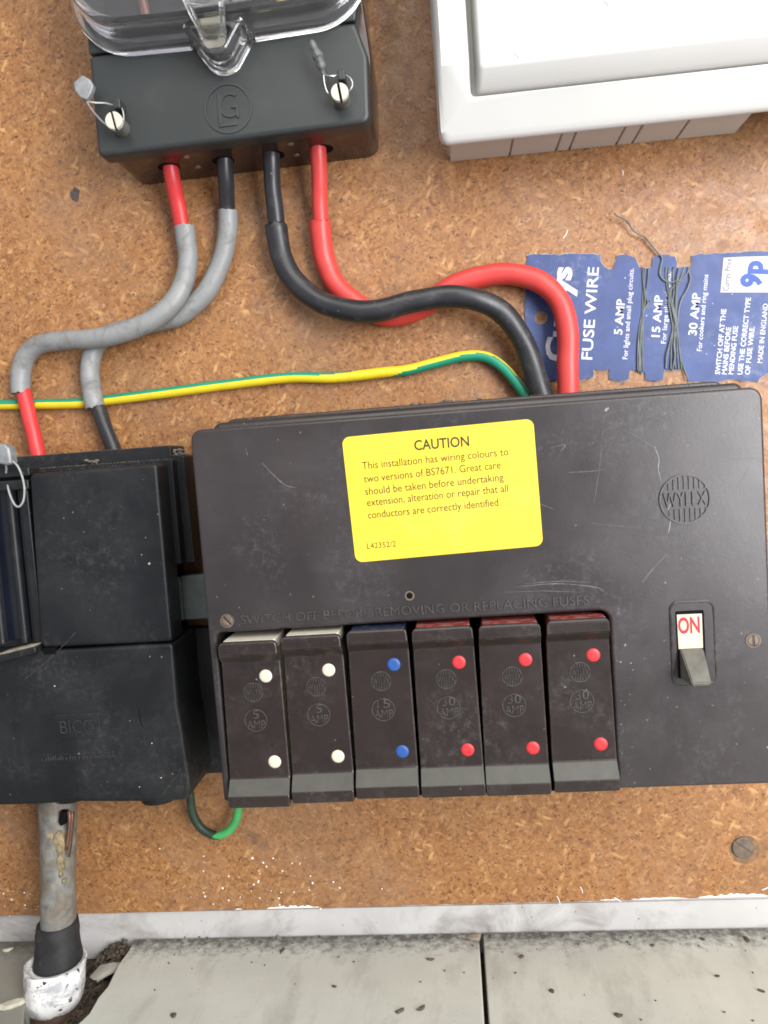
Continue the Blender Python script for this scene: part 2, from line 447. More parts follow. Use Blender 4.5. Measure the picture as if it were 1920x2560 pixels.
M_pipe = surf('weathered_lead_sheath', (0.165, 0.165, 0.148), 0.55, 0.4, metal=0.1, vary=0.45, vper=6, dust=(0.16, 0.12, 0.075), dust_amt=0.9, dper=11, dust_lo=0.44, scuff=(0.36, 0.36, 0.33), scuff_amt=0.6, bump=0.9, bper=4)
M_tape = surf('black_cloth_tape', (0.016, 0.016, 0.017), 0.65, 0.35, vary=0.3, vper=8, dust=(0.10, 0.085, 0.06), dust_amt=0.35, dper=9, bump=0.6, bper=1.6)
def collar_material():
    m, t, b = nt('flaking_white_paint')
    v = coords(t)
    c = mix(t, ramp(t, nz(t, v, 10, 4), [(0.3, 0.0), (0.7, 1.0)]), (0.70, 0.70, 0.66), (0.80, 0.79, 0.75))
    st = ramp(t, nz(t, v, 7, 7, 0.7, 0.6, (0.7, 1, 1.2)), [(0.44, 0.0), (0.60, 1.0)])
    c = mix(t, math_(t, 'MULTIPLY', st, 0.75), c, (0.25, 0.27, 0.30))
    bl = ramp(t, nz(t, v, 3.2, 4, 0.6, 0.3), [(0.62, 0.0), (0.65, 1.0)])
    c = mix(t, bl, c, (0.02, 0.02, 0.022))
    t.links.new(c, b.inputs['Base Color']); b.inputs['Roughness'].default_value = 0.4
    bp = t.nodes.new('ShaderNodeBump'); bp.inputs['Strength'].default_value = 0.5; bp.inputs['Distance'].default_value = 0.0006
    t.links.new(nz(t, v, 5, 5), bp.inputs['Height']); t.links.new(bp.outputs[0], b.inputs['Normal'])
    return m
M_collar = collar_material()
M_rust = surf('rusty_iron', (0.055, 0.034, 0.024), 0.8, 0.3, vary=0.4, vper=5, bump=0.8, bper=2)
M_copper = surf('bare_copper', (0.33, 0.15, 0.09), 0.4, 0.5, metal=0.7, vary=0.3, vper=3)
M_rod = surf('brown_rod', (0.20, 0.085, 0.06), 0.4, 0.5, vary=0.2, vper=6)
M_card = surf('blue_printed_card', (0.034, 0.062, 0.185), 0.5, 0.45, vary=0.18, vper=14, dust=(0.11, 0.14, 0.25), dust_amt=0.35, dper=10, dust_lo=0.52, scuff=(0.38, 0.40, 0.46), scuff_amt=0.35, bump=0.2, bper=3, speck=(0.55, 0.58, 0.66), speck_amt=0.6)
M_paper = surf('raw_card_edge', (0.42, 0.38, 0.33), 0.8, 0.3, vary=0.2, vper=4)
M_print = surf('white_print', (0.62, 0.63, 0.68), 0.6, 0.3, vary=0.12, vper=4, bump=0)
M_sticker = surf('white_price_sticker', (0.50, 0.48, 0.48), 0.55, 0.4, vary=0.05, vper=8, bump=0.05)
M_bluetext = surf('blue_price_ink', (0.065, 0.12, 0.36), 0.6, 0.3, vary=0.06, bump=0)
M_greytext = surf('grey_price_ink', (0.12, 0.115, 0.13), 0.6, 0.3, vary=0.06, bump=0)
M_wire = surf('tinned_fuse_wire', (0.17, 0.19, 0.18), 0.5, 0.5, metal=0.3, vary=0.25, vper=6, bump=0)
M_label = surf('yellow_warning_label', (0.76, 0.553, 0.040), 0.36, 0.5, vary=0.05, vper=40, dust=(0.55, 0.45, 0.12), dust_amt=0.25, dper=30, bump=0.05, bper=6)
M_ink = surf('black_ink', (0.035, 0.032, 0.012), 0.5, 0.4, vary=0.1, bump=0)
M_dot_w = surf('cream_pin', (0.60, 0.545, 0.43), 0.42, 0.5, vary=0.03, bump=0.05)
M_dot_b = surf('blue_pin', (0.018, 0.075, 0.27), 0.42, 0.5, vary=0.1, vper=3, bump=0.1)
M_dot_r = surf('red_pin', (0.52, 0.026, 0.030), 0.42, 0.5, vary=0.10, vper=3, bump=0.05)
M_cream = surf('cream_fuse_shield', (0.62, 0.58, 0.47), 0.5, 0.4, vary=0.1, vper=5, dust=(0.3, 0.26, 0.2), dust_amt=0.5, dper=5)
M_blue = surf('blue_fuse_shield', (0.014, 0.022, 0.055), 0.5, 0.4, vary=0.1, vper=5, dust=(0.10, 0.10, 0.11), dust_amt=0.6, dper=5)
M_redsh = surf('red_fuse_shield', (0.26, 0.030, 0.026), 0.5, 0.4, vary=0.3, vper=4, dust=(0.22, 0.13, 0.11), dust_amt=0.75, dper=4, dust_lo=0.42)
M_flag = surf('ivory_flag', (0.54, 0.485, 0.36), 0.45, 0.5, vary=0.04, bump=0.05)
M_redink = surf('red_ink', (0.36, 0.022, 0.03), 0.5, 0.4, vary=0.06, bump=0)
M_toggle = surf('grey_black_toggle', (0.125, 0.12, 0.097), 0.5, 0.45, vary=0.2, vper=4, dust=(0.16, 0.15, 0.12), dust_amt=0.4, dper=4, bump=0.3)
M_scratch = surf('scratch_marks', (0.10, 0.097, 0.10), 0.6, 0.4, vary=0.5, vper=3, bump=0)
M_scratch_b = surf('bright_scratch_marks', (0.22, 0.215, 0.21), 0.6, 0.4, vary=0.4, vper=3, bump=0)
M_block = surf('grey_green_plastic', (0.105, 0.125, 0.118), 0.5, 0.4, vary=0.15, vper=6, dust=(0.12, 0.09, 0.06), dust_amt=0.5, dper=6)
M_dial = surf('black_dial_plate', (0.016, 0.017, 0.020), 0.5, 0.4, vary=0.2, vper=20)
M_debris = surf('brown_debris', (0.085, 0.062, 0.048), 0.8, 0.3, vary=0.4, vper=2, bump=0.5, shift=True)
M_debris_l = surf('pale_chip', (0.48, 0.46, 0.36), 0.7, 0.3, vary=0.2, vper=4, bump=0.5)
M_lint = surf('grey_lint', (0.15, 0.135, 0.11), 0.95, 0.1, vary=0.5, vper=3, bump=0)
def clear_material():
    m, t, b = nt('clear_moulded_plastic')
    b.inputs['Base Color'].default_value = (0.97, 0.975, 0.96, 1)
    b.inputs['Transmission Weight'].default_value = 0.98
    b.inputs['Roughness'].default_value = 0.04
    b.inputs['IOR'].default_value = 1.49
    return m
M_clear = clear_material()

# ------------------------------------------------------------------ lettering
_cap = [None]
def font_mesh(s, bold=0.0, spacing=1.0):
    cu = bpy.data.curves.new('lettering_curve', 'FONT'); cu.body = s; cu.size = 1.0
    cu.offset = bold; cu.space_character = spacing; cu.resolution_u = 3
    o = bpy.data.objects.new('lettering_curve', cu); COL.objects.link(o)
    dg = bpy.context.evaluated_depsgraph_get(); dg.update()
    me = bpy.data.meshes.new_from_object(o.evaluated_get(dg))
    bpy.data.objects.remove(o); bpy.data.curves.remove(cu)
    return me
def cap_height():
    if _cap[0] is None:
        me = font_mesh('H'); _cap[0] = max(v.co.y for v in me.vertices); bpy.data.meshes.remove(me)
    return _cap[0]
def add_text(bm, s, a, b, cap, h, thick=0.06, bold=0.0, mi=0, spacing=1.0, skew=0.0):
    """letters of s along the baseline a->b ((x, z) mm), cap height in mm, standing thick mm off h"""
    me = font_mesh(s, bold, spacing)
    xs = [v.co.x for v in me.vertices]
    x0, x1 = min(xs), max(xs)
    A = Vector(a); B = Vector(b); d = B - A; L = d.length; d /= L; n = Vector((-d.y, d.x))
    sx = L / (x1 - x0); sy = cap / cap_height()
    tmp = bmesh.new(); tmp.from_mesh(me)
    r = bmesh.ops.extrude_face_region(tmp, geom=list(tmp.faces))
    top = {g for g in r['geom'] if isinstance(g, bmesh.types.BMVert)}
    vm = {}
    for v in tmp.verts:
        yy = v.co.y * sy
        q = A + d * ((v.co.x - x0) * sx + skew * yy) + n * yy
        vm[v] = bm.verts.new(V(q.x, q.y, h + (thick if v in top else 0)))
    for f in tmp.faces:
        try:
            g = bm.faces.new([vm[v] for v in f.verts]); g.material_index = mi
        except ValueError: pass
    tmp.free(); bpy.data.meshes.remove(me)

def ring(bm, x, z, r0, r1, h0, h1, n=40, mi=0):
    ls = []
    for r, h in ((r1, h0), (r1, h1), (r0, h1), (r0, h0)):
        ls.append(loop(bm, disc_pts(x, z, r, n), h))
    for i in range(3): bridge(bm, ls[i], ls[i + 1], mi)

def dome(bm, x, z, r, h0, rise, n=20, mi=0, rings=4):
    prev = loop(bm, disc_pts(x, z, r, n), h0)
    fill(bm, prev[::-1], mi)
    for k in range(1, rings):
        a = PI / 2 * k / rings
        cur = loop(bm, disc_pts(x, z, r * math.cos(a) ** 0.6, n), h0 + rise * math.sin(a)); bridge(bm, prev, cur, mi); prev = cur
    fill(bm, prev, mi)

def slotted_screw(bm, x, z, r, h0, h1, ang, slot=0.22, mi=0, mi2=1):
    """cheese-head screw facing the viewer with a real slot: two half heads over a lower core"""
    ca, sa = math.cos(ang), math.sin(ang)
    for sgn in (1, -1):
        w = slot * r / 2
        a0 = math.asin(min(0.9, w / r))
        pts = []
        n = 16
        for k in range(n + 1):
            a = a0 + (PI - 2 * a0) * k / n
            pts.append((r * math.cos(a), sgn * r * math.sin(a)))
        pts = [(x + p * ca - q * sa, z + p * sa + q * ca) for p, q in pts]
        prism(bm, pts, h0, h1, bev=min(0.35, r * 0.15), seg=3, mi=mi)
    prism(bm, disc_pts(x, z, r * 0.98, 24), h0 - 0.02, h0 + (h1 - h0) * 0.45, mi=mi2)

# ================================================================== SETTING
# floor under the planks
bm = bmesh.new()
box3(bm, (-0.62, -0.36, -0.30), (0.52, 0.05, -0.2625))
o = obj('floor', bm, M_dirt, smooth=False); o['kind'] = 'structure'

def plank(outline, label, mat):          # outline in (x, y) mm, top at z -250
    bm = bmesh.new()
    pts = outline if area2(outline) > 0 else outline[::-1]
    lo = [bm.verts.new((x * S, y * S, -0.2622)) for x, y in pts]
    l1 = [bm.verts.new((x * S, y * S, -0.2506)) for x, y in pts]
    q = offset(pts, 0.6)
    l2 = [bm.verts.new((x * S, y * S, -0.2500)) for x, y in q]
    bm.faces.new(lo[::-1])
    for a, b in ((lo, l1), (l1, l2)): bridge(bm, a, b)
    fill(bm, l2)
    o = obj('floorboard', bm, mat, angle=30); tag(o, label, 'floorboard', 'painted floorboards along the foot of the board')
    return o
def ragged(a, b, n, amp, seed):
    rnd = random.Random(seed); out = []
    for i in range(n + 1):
        f = i / n
        out.append((a[0] + (b[0] - a[0]) * f + (rnd.uniform(-amp, amp) if 0 < i < n else 0), a[1] + (b[1] - a[1]) * f))
    return out
plank([(-1.0, 1.5)] + [(-1.0, -340)] + ragged((-185.2, -340), (-186.6, -66), 6, 0.4, 3) + [(-187.6, -62), (-185.4, -55), (-186.0, -44), (-184.8, -36), (-186.6, -20), (-185.9, -8), (-186.8, 1.5)],
      'pale grey painted floorboard between the dark hole and the narrow joint', M_plank)
plank([(1.0, 1.5), (430, 1.5), (430, -340), (0.9, -340)], 'pale grey painted floorboard right of the narrow dark joint', M_plank)
plank([(-224.5, 1.5), (-520, 1.5), (-520, -340), (-211.0, -340), (-211.5, -70), (-214.0, -62), (-216.5, -57), (-220, -50), (-219.5, -43), (-223.5, -36), (-222.5, -27), (-226, -16), (-224.8, -8)],
      'grimy grey floorboard with a broken edge left of the lead cable', M_plank_dirty)

# batten under the board
bm = bmesh.new()
box3(bm, (-0.52, 0.0022, -0.2621), (0.43, 0.020, -0.2348))
bmesh.ops.bevel(bm, geom=[e for e in bm.edges], offset=0.0008, segments=2, affect='EDGES')
tag(obj('painted_batten', bm, M_batten), 'white painted strip running under the brown chipboard', 'batten')

# chipboard
bd = thing('chipboard_panel', 'orange brown chipboard panel carrying the meter and fuse box', 'board', (0, 0.009, -0.234))
bm = bmesh.new()
rnd = random.Random(5)
low = []
nb = 150
for i in range(nb + 1):
    x = -460 + 830 * i / nb
    z = -234.6 + (x + 260) * 1.5 / 400 + rnd.uniform(-0.3, 0.3) - (rnd.random() < 0.07) * rnd.uniform(-0.9, 0)
    low.append((x, z))
prism(bm, low + [(370, 400), (-460, 400)], -16, 0, bev=0.25, seg=2)
obj('board', bm, M_board, bd, angle=30)
# white paint splashes and brush marks on the board
bm = bmesh.new()
sp = [(880, 329, 4), (1090, 338, 7), (1137, 357, 6), (1180, 338, 5), (1151, 374, 5), (1262, 360, 4), (1295, 362, 4), (1220, 393, 5), (1118, 392, 3), (1122, 405, 3), (879, 393, 4), (988, 416, 5), (1341, 415, 4), (1350, 446, 6), (1440, 441, 5), (1467, 466, 5), (1336, 475, 4), (962, 468, 6), (880, 487, 4), (886, 503, 5), (1117, 436, 5), (1115, 442, 5), (1096, 452, 5), (1214, 487, 4), (1270, 485, 4), (1205, 511, 5), (1208, 539, 5), (988, 520, 5), (1038, 507, 4), (1122, 510, 4), (921, 536, 4), (1086, 480, 3), (1172, 479, 3), (690, 297, 4), (105, 487, 5), (50, 517, 5), (108, 541, 5), (15, 490, 4), (42, 588, 3), (1385, 556, 5), (1650, 470, 4)]
for cx, cy, r in sp:
    x, z = P(cx * .5787, 1950 + cy * .5787, 0); dome(bm, x, z, r * .5787 / 5.0 * 0.85, 0.0, 0.22, 10, rings=3)
for i in range(46):
    cx = random.gauss(1180, 180); cy = random.uniform(330, 545)
    x, z = P(cx * .5787, 1950 + cy * .5787, 0); dome(bm, x, z, random.uniform(0.09, 0.22), 0.0, 0.12, 8, rings=2)
for i in range(26):
    x, z = P(random.uniform(0, 96), random.uniform(2215, 2275), 0); dome(bm, x, z, random.uniform(0.1, 0.26), 0.0, 0.12, 8, rings=2)
def smear(x0, x1, seed, thick=1.0):
    r = random.Random(seed); top = []; bot = []
    n = 22
    for i in range(n + 1):
        px = x0 + (x1 - x0) * i / n
        x, z = P(px, 2275 - (px - 960) * 0.031, 0)
        zb = -234.6 + (x + 260) * 1.5 / 400 + 0.35
        k = math.sin(PI * i / n) ** 0.5
        top.append((x, zb + thick * k * r.uniform(0.35, 1.25) + 0.05)); bot.append((x, zb))
    prism(bm, bot + top[::-1], 0.0, 0.18)
smear(668, 800, 1, 1.4); smear(590, 606, 8, 0.7); smear(1580, 1720, 2, 0.7); smear(1745, 1925, 3, 1.7); smear(1500, 1545, 4, 0.5)
for a, b in (((1392, 2240), (1400, 2262)), ((1450, 2217), (1456, 2232)), ((1535, 2244), (1552, 2254)), ((1419, 575), (1408, 596)), ((1555, 425), (1557, 438)), ((1905, 2225), (1920, 2218))):
    sweep(bm, [P3(*a, 0.05), P3((a[0] + b[0]) / 2 + 2, (a[1] + b[1]) / 2, 0.08), P3(*b, 0.05)], 0.22, 6, 3)
obj('paint_splashes', bm, M_paint, bd)['kind'] = 'stuff'
# dark gouges
bm = bmesh.new()
for px, py, rx, rz in ((188, 487, 2.6, 3.8),):
    x, z = P(px, py)
    pts = [(x + rx * math.cos(a) * random.uniform(.75, 1.15), z + rz * math.sin(a) * random.uniform(.75, 1.15)) for a in [2 * PI * k / 14 for k in range(14)]]
    prism(bm, pts, 0.0, 0.08)
x, z = P(1862, 2124)
obj('dent', bm, surf('dark_dent', (0.075, 0.058, 0.05), 0.6, 0.3, vary=0.5, vper=1.5), bd)

# board fixing screw
t = thing('board_screw', 'dark countersunk slotted screw in the lower right of the chipboard', 'screw', V(133.2, -207, 0))
bm = bmesh.new(); slotted_screw(bm, 133.2, -207.0, 5.4, 0.12, 1.1, math.radians(-38), 0.2)
obj('head', bm, [M_dsteel, M_dsteel], t)
bm = bmesh.new(); prism(bm, disc_pts(134.0, -208.2, 7.4, 30), 0.0, 0.1); obj('stain_ring', bm, surf('oil_stain', (0.20, 0.115, 0.055), 0.5, 0.4, vary=0.4, vper=3), t)

# ================================================================== METER
mt = thing('electricity_meter', 'black electricity meter with a clear domed cover above four cables', 'meter', V(-86, 144, 0))
bm = bmesh.new()
prism(bm, round_poly([(-147.2, 143.9), (-24.2, 146.0), (-22.6, 176), (-24.5, 200), (-24.5, 330), (-147.2, 330)], [7, 6, 10, 0, 5, 5]), 0, 33.2, bev=1.2)
obj('case', bm, M_case, mt)
bm = bmesh.new()
prism(bm, round_poly([(-147.7, 187.2), (-148.0, 150), (-148, 143.2), (-24.6, 145.2), (-23.5, 173.1), (-28.0, 187.8)], [2.2, 0, 7, 4, 8, 2.2]), 32.6, 41.0, bev=2.0, seg=5)
obj('terminal_cover', bm, M_terminal, mt)
bm = bmesh.new()
prism(bm, round_poly([(-147.7, 187.9), (-28.0, 188.5), (-26.3, 196.5), (-26.3, 328), (-147.7, 328)], [0.9, 0.9, 3, 3, 3]), 32.6, 40.6, bev=0.8)
obj('meter_body', bm, M_terminal, mt)
# embossed roundel with monogram
bm = bmesh.new()
ring(bm, -86.6, 157.7, 9.9, 10.8, 40.9, 41.45)
def bar(x0, z0, x1, z1, h=41.5): prism(bm, rect(-86.6 + x0, 157.7 + z0, -86.6 + x1, 157.7 + z1), 40.9, h, bev=0.2, seg=2)
bar(-4.6, -6.4, -3.0, 7.0); bar(-4.6, -7.6, 3.6, -6.42)
arc = [(0.9 + 5.0 * math.cos(a), 1.4 + 5.4 * math.sin(a)) for a in [math.radians(50 + 260 * k / 18) for k in range(19)]]
arc2 = [(0.9 + 3.8 * math.cos(a), 1.4 + 4.2 * math.sin(a)) for a in [math.radians(50 + 260 * k / 18) for k in range(19)]]
prism(bm, [(-86.6 + a, 157.7 + b) for a, b in arc + arc2[::-1]], 40.9, 41.56)
bar(1.4, -0.2, 4.6, 1.0, 41.63); bar(3.4, -4.4, 4.6, -0.22, 41.7)
obj('emblem', bm, surf('terminal_relief', (0.030, 0.034, 0.033), 0.4, 0.5, vary=0.1), mt)
# holes and terminal screws under the case (bottom face z ~144)
bm = bmesh.new()
def under(px, py, r, zz=144.0):
    z_ = zz
    x, h = PZ(px, py, z_)
    zb = 143.9 + (x + 147.2) * 2.1 / 123 
    x, h = PZ(px, py, zb)
    n = 20; c = Vector((x * S, -h * S, zb * S))
    l0 = [bm.verts.new(c + Vector((r * S * math.cos(2 * PI * k / n), r * S * math.sin(2 * PI * k / n), -0.00015))) for k in range(n)]
    l1 = [bm.verts.new(v.co + Vector((0, 0, 0.003))) for v in l0]
    bm.faces.new(l0); bridge(bm, l0, l1); bm.faces.new(l1[::-1])
for px, py in ((422, 418), (558, 402), (684, 388), (806, 373)):
    under(px, py, 5.2)
obj('cable_hole', bm, M_hole, mt)
for px, py in ((467, 392), (495, 418), (727, 360), (742, 388)):
    bm = bmesh.new(); under(px, py, 1.4)
    obj('terminal_screw', bm, M_steel, mt)
# cover screws on turrets
for cx, cz, ang in ((-135.4, 154.1, 100), (-36.0, 155.2, 97)):
    bm = bmesh.new()
    prism(bm, disc_pts(cx, cz, 3.6, 28), 41.0, 48.2)
    obj('screw_pillar', bm, surf('dull_grey_brass', (0.17, 0.17, 0.15), 0.45, 0.5, metal=0.4, vary=0.2, vper=3), mt)
    bm = bmesh.new(); slotted_screw(bm, cx, cz, 3.75, 48.2, 50.4, math.radians(ang), 0.28)
    obj('cover_screw', bm, [M_screw, M_hole], mt)
    bm = bmesh.new()
    prism(bm, round_poly(rect(cx - 0.6, cz + 6.2, cx + 2.6, cz + 10.4), 0.7, 3), 40.9, 47.5, bev=0.5)
    obj('seal_lug', bm, M_terminal, mt)
# dial behind the cover
bm = bmesh.new()
prism(bm, round_poly(rect(-136.5, 197.5, -36, 322), 7), 40.6, 45.6, bev=0.8); obj('dial_plate', bm, M_dial, mt)
bm = bmesh.new()
sweep(bm, [V(-117.5, 197.5, 46.5), V(-118.8, 215, 50), V(-119, 260, 50)], 2.1, 14, 4); obj('rod', bm, M_rod, mt)
bm = bmesh.new()
for k in range(2):
    sweep(bm, [P3(636, 27 - 8 * k, 47), P3(672, 20 - 9 * k, 49), P3(706, 6 - 8 * k, 50), P3(722, -22, 50), P3(725, -60, 49)], 0.55, 8, 5)
obj('coil_wire', bm, surf('yellow_coil_wire', (0.36, 0.27, 0.08), 0.45, 0.5, vary=0.2), mt)
# clear cover: flange + hollow dome
bm = bmesh.new()
out = round_poly([(-152.5, 185.0), (-99.0, 183.8), (-72.0, 184.2), (-20.5, 186.0), (-20.5, 322), (-152.5, 322)], [27, 0, 0, 25, 20, 20], 12)
lv = [(0, 41.2), (0, 43.6), (0.5, 44.3), (3.6, 44.6), (4.2, 45.2), (4.5, 54.8), (4.9, 56.8), (5.9, 58.4), (7.4, 59.3), (9.2, 59.6)]
L = [loop(bm, offset(out, a), h) for a, h in lv]
for i in range(len(L) - 1): bridge(bm, L[i], L[i + 1])
fill(bm, L[-1])
li = [(6.4, 41.2), (6.7, 56.4), (7.8, 57.6)]
I = [loop(bm, offset(out, a), h) for a, h in li]
for i in range(len(I) - 1): bridge(bm, I[i + 1], I[i])
fill(bm, I[-1][::-1]); bridge(bm, I[0], L[0])
dome_o = obj('clear_cover', bm, M_clear, mt)
# lug of the clear cover
bm = bmesh.new()
lug = round_poly([(-102.2, 187.5), (-85.9, 165.2), (-70.6, 187.5)], [1.5, 8.6, 1.5], 12)
lv = [(0, 41.25), (0, 44.0), (0.5, 44.8), (1.3, 45.0), (1.5, 55.5), (1.9, 56.6), (2.6, 57.0)]
L = [loop(bm, offset(lug, a), h) for a, h in lv]
for i in range(len(L) - 1): bridge(bm, L[i], L[i + 1])
I = [loop(bm, offset(lug, a), h) for a, h in ((3.5, 41.25), (3.3, 57.0))]
bridge(bm, L[-1], I[1]); bridge(bm, I[1], I[0]); bridge(bm, I[0], L[0])
obj('cover_lug', bm, M_clear, dome_o)
bm = bmesh.new()
for xa, za, xb, zb in ((-96.5, 196, -91.0, 181.0), (-79.0, 198.5, -82.5, 180.5)):
    sweep(bm, [V(xa, za, 62.5), V((xa + xb) / 2, (za + zb) / 2, 61.0), V(xb, zb, 55)], 1.25, 12, 4)
sweep(bm, [V(-95, 192.5, 62), V(-87, 191.0, 61.5), V(-79, 192.5, 62)], 1.0, 10, 4)
obj('cover_rib', bm, M_clear, dome_o)
bm = bmesh.new(); slotted_screw(bm, -89.6, 189.4, 4.2, 47.6, 49.6, math.radians(-14), 0.2)
obj('cover_screw', bm, [M_screw, M_hole], mt)
bm = bmesh.new(); prism(bm, round_poly([(-93.5, 180.2), (-83.6, 180.8), (-84.2, 194), (-94.4, 194)], 0.6, 3), 45.1, 47.6, bev=0.3)
obj('screw_plate', bm, surf('pale_zinc_plate', (0.40, 0.38, 0.33), 0.4, 0.5, metal=0.5, vary=0.2, vper=5), mt)

# seals hanging on the meter
t = thing('lead_seal', 'flat grey lead seal on a wire by the left screw of the meter', 'seal', P3(205, 215, 48), 'lead seals on the meter cover')
bm = bmesh.new()
pts = [P(px, py, 48) for px, py in ((186, 208), (196, 200), (207, 190), (226, 200), (236, 217), (230, 236), (219, 253), (204, 247), (190, 231))]
prism(bm, round_poly(pts, 0.8, 3), 46.6, 49.2, bev=0.6); obj('seal_tag', bm, M_lead, t)
bm = bmesh.new()
sweep(bm, pxpath([(217, 254, 48), (236, 257, 47), (262, 258, 45), (277, 262, 44.5), (300, 265, 45), (309, 285, 46), (308, 307, 47), (296, 325, 47), (276, 318, 47.5), (254, 302, 48), (230, 275, 48), (218, 256, 48)]), 0.42, 8, 5)
obj('seal_wire', bm, M_steel, t)
t = thing('lead_seal', 'crumpled grey lead seal seen edge on above the right screw of the meter', 'seal', P3(805, 170, 50), 'lead seals on the meter cover')
bm = bmesh.new()
sweep(bm, pxpath([(778, 101, 50), (784, 117, 50), (791, 132, 50.5), (797, 146, 50), (802, 160, 50), (806, 175, 49), (809, 187, 48.5)]), lambda f: 0.7 + 1.75 * math.sin(PI * min(1, f * 1.05)) ** 0.8 * (0.8 + 0.2 * math.sin(f * 19)), 8, 4, start=Vector((0.6, -0.8, 0)))
obj('seal_tag', bm, surf('dull_dark_lead', (0.12, 0.125, 0.12), 0.6, 0.4, metal=0.2, vary=0.35, vper=3, bump=0.8, bper=1.5), t)
bm = bmesh.new()
sweep(bm, pxpath([(809, 187, 48.5), (826, 190, 46), (846, 189, 45), (864, 189, 46), (878, 199, 47), (881, 215, 47), (873, 228, 47), (860, 244, 45), (836, 247, 45), (820, 233, 47), (812, 212, 48), (809, 188, 48.5)]), 0.42, 8, 5)
obj('seal_wire', bm, M_steel, t)

# ================================================================== WHITE ENCLOSURE
wb = thing('white_enclosure', 'glossy white plastic electrical enclosure in the upper right corner', 'enclosure', V(75, 140, 0))
def rloop(bm, l, b, h, r, x1=262, z1=336, clamp=None):
    pts = [(l, z1), (l, 200), (l, 170), (l, 158.2)] + [(l + r - r * math.cos(a), b + r - r * math.sin(a)) for a in [PI / 2 * k / 6 for k in range(7)]] + [(60, b), (150, b), (x1, b), (x1, z1)]
    vs_ = []
    for x, z in pts:
        hh = h
        if clamp is not None: hh = min(h, 40.2 + (z - 133.1) * 0.66 + clamp)
        vs_.append(bm.verts.new(V(x, z, hh)))
    return vs_
bm = bmesh.new()
seq = [rloop(bm, 4.7, 133.5, 37.2, 4), rloop(bm, 4.9, 133.1, 37.9, 4), rloop(bm, 5.0, 133.1, 39.0, 4), rloop(bm, 5.2, 133.4, 40.0, 4, clamp=0), rloop(bm, 5.6, 134.2, 54.0, 4, clamp=0),
       rloop(bm, 7.5, 136.0, 56.0, 3, clamp=0.2), rloop(bm, 16.0, 145.2, 56.0, 2.5, clamp=0), rloop(bm, 17.8, 146.8, 55.8, 2, clamp=0.1), rloop(bm, 18.6, 147.4, 55.0, 2, clamp=-0.3), rloop(bm, 18.9, 147.6, 54.0, 2, clamp=-1.0), rloop(bm, 18.9, 147.6, 46.0, 2)]
for i in range(len(seq) - 1): bridge(bm, seq[i], seq[i + 1])
fill(bm, seq[-1]); fill(bm, seq[0][::-1])
obj('frame', bm, M_white, wb, angle=50)
def dloop(bm, l, b, h, r=1.5, x1=258, z1=332):
    pts = [(l, z1), (l, 200)] + [(l + r - r * math.cos(a), b + r - r * math.sin(a)) for a in [PI / 2 * k / 5 for k in range(6)]] + [(100, b), (x1, b), (x1, z1)]
    return [bm.verts.new(V(x, z, h)) for x, z in pts]
bm = bmesh.new()
seq = [dloop(bm, 21.3, 147.9, 34.2), dloop(bm, 21.3, 147.9, 50.6), dloop(bm, 21.6, 148.3, 51.6), dloop(bm, 22.0, 149.0, 52.6), dloop(bm, 22.4, 153.6, 59.0, 2), dloop(bm, 23.0, 154.6, 59.7, 2.2), dloop(bm, 24.6, 156.2, 60.0, 2.5)]
for i in range(len(seq) - 1): bridge(bm, seq[i], seq[i + 1])
fill(bm, seq[-1]); fill(bm, seq[0][::-1])
obj('door', bm, M_white, wb, angle=50)
bm = bmesh.new()
prism(bm, round_poly([(8.6, 140.8), (143.6, 140.2), (143.6, 330), (8.6, 330)], [4, 1, 4, 4]), 0, 37.3)
obj('back_box', bm, M_white, wb)
gx = [9.4, 38.2, 60.1, 66.4, 88.2, 95.7, 116.0, 143.2]
for i in range(7):
    bm = bmesh.new()
    x0, x1 = gx[i] + 0.45, gx[i + 1] - 0.45
    za = 140.8 - 0.0044 * (x0 - 8.6); zb = 140.8 - 0.0044 * (x1 - 8.6)
    l = [bm.verts.new((x * S, y * S, z * S)) for x, y, z in ((x0, -0.3, za), (x1, -0.3, zb), (x1, -37, zb), (x0, -37, za))]
    l2 = [bm.verts.new(v.co + Vector((0, 0, -0.0011))) for v in l]
    bm.faces.new(l2); bm.faces.new(l[::-1]); bridge(bm, l, l2)
    bmesh.ops.bevel(bm, geom=[e for e in bm.edges], offset=0.00025, segments=2, affect='EDGES')
    obj('knockout_panel', bm, M_white, wb)
# scuffs on the front
M_scuff = surf('scuff_grey', (0.22, 0.21, 0.23), 0.7, 0.3, vary=0.3, vper=2, bump=0)
for a, b, c, h in (((1283, 136), (1290, 138), (1297, 145), 60.02), ((1510, 5), (1518, 10), (1519, 16), 60.02), ((1519, 46), (1523, 43), (1522, 40), 60.02)):
    bm = bmesh.new(); sweep(bm, pxpath([(*a, h), (*b, h), (*c, h)]), 0.16, 6, 4); obj('scuff', bm, M_scuff, wb)

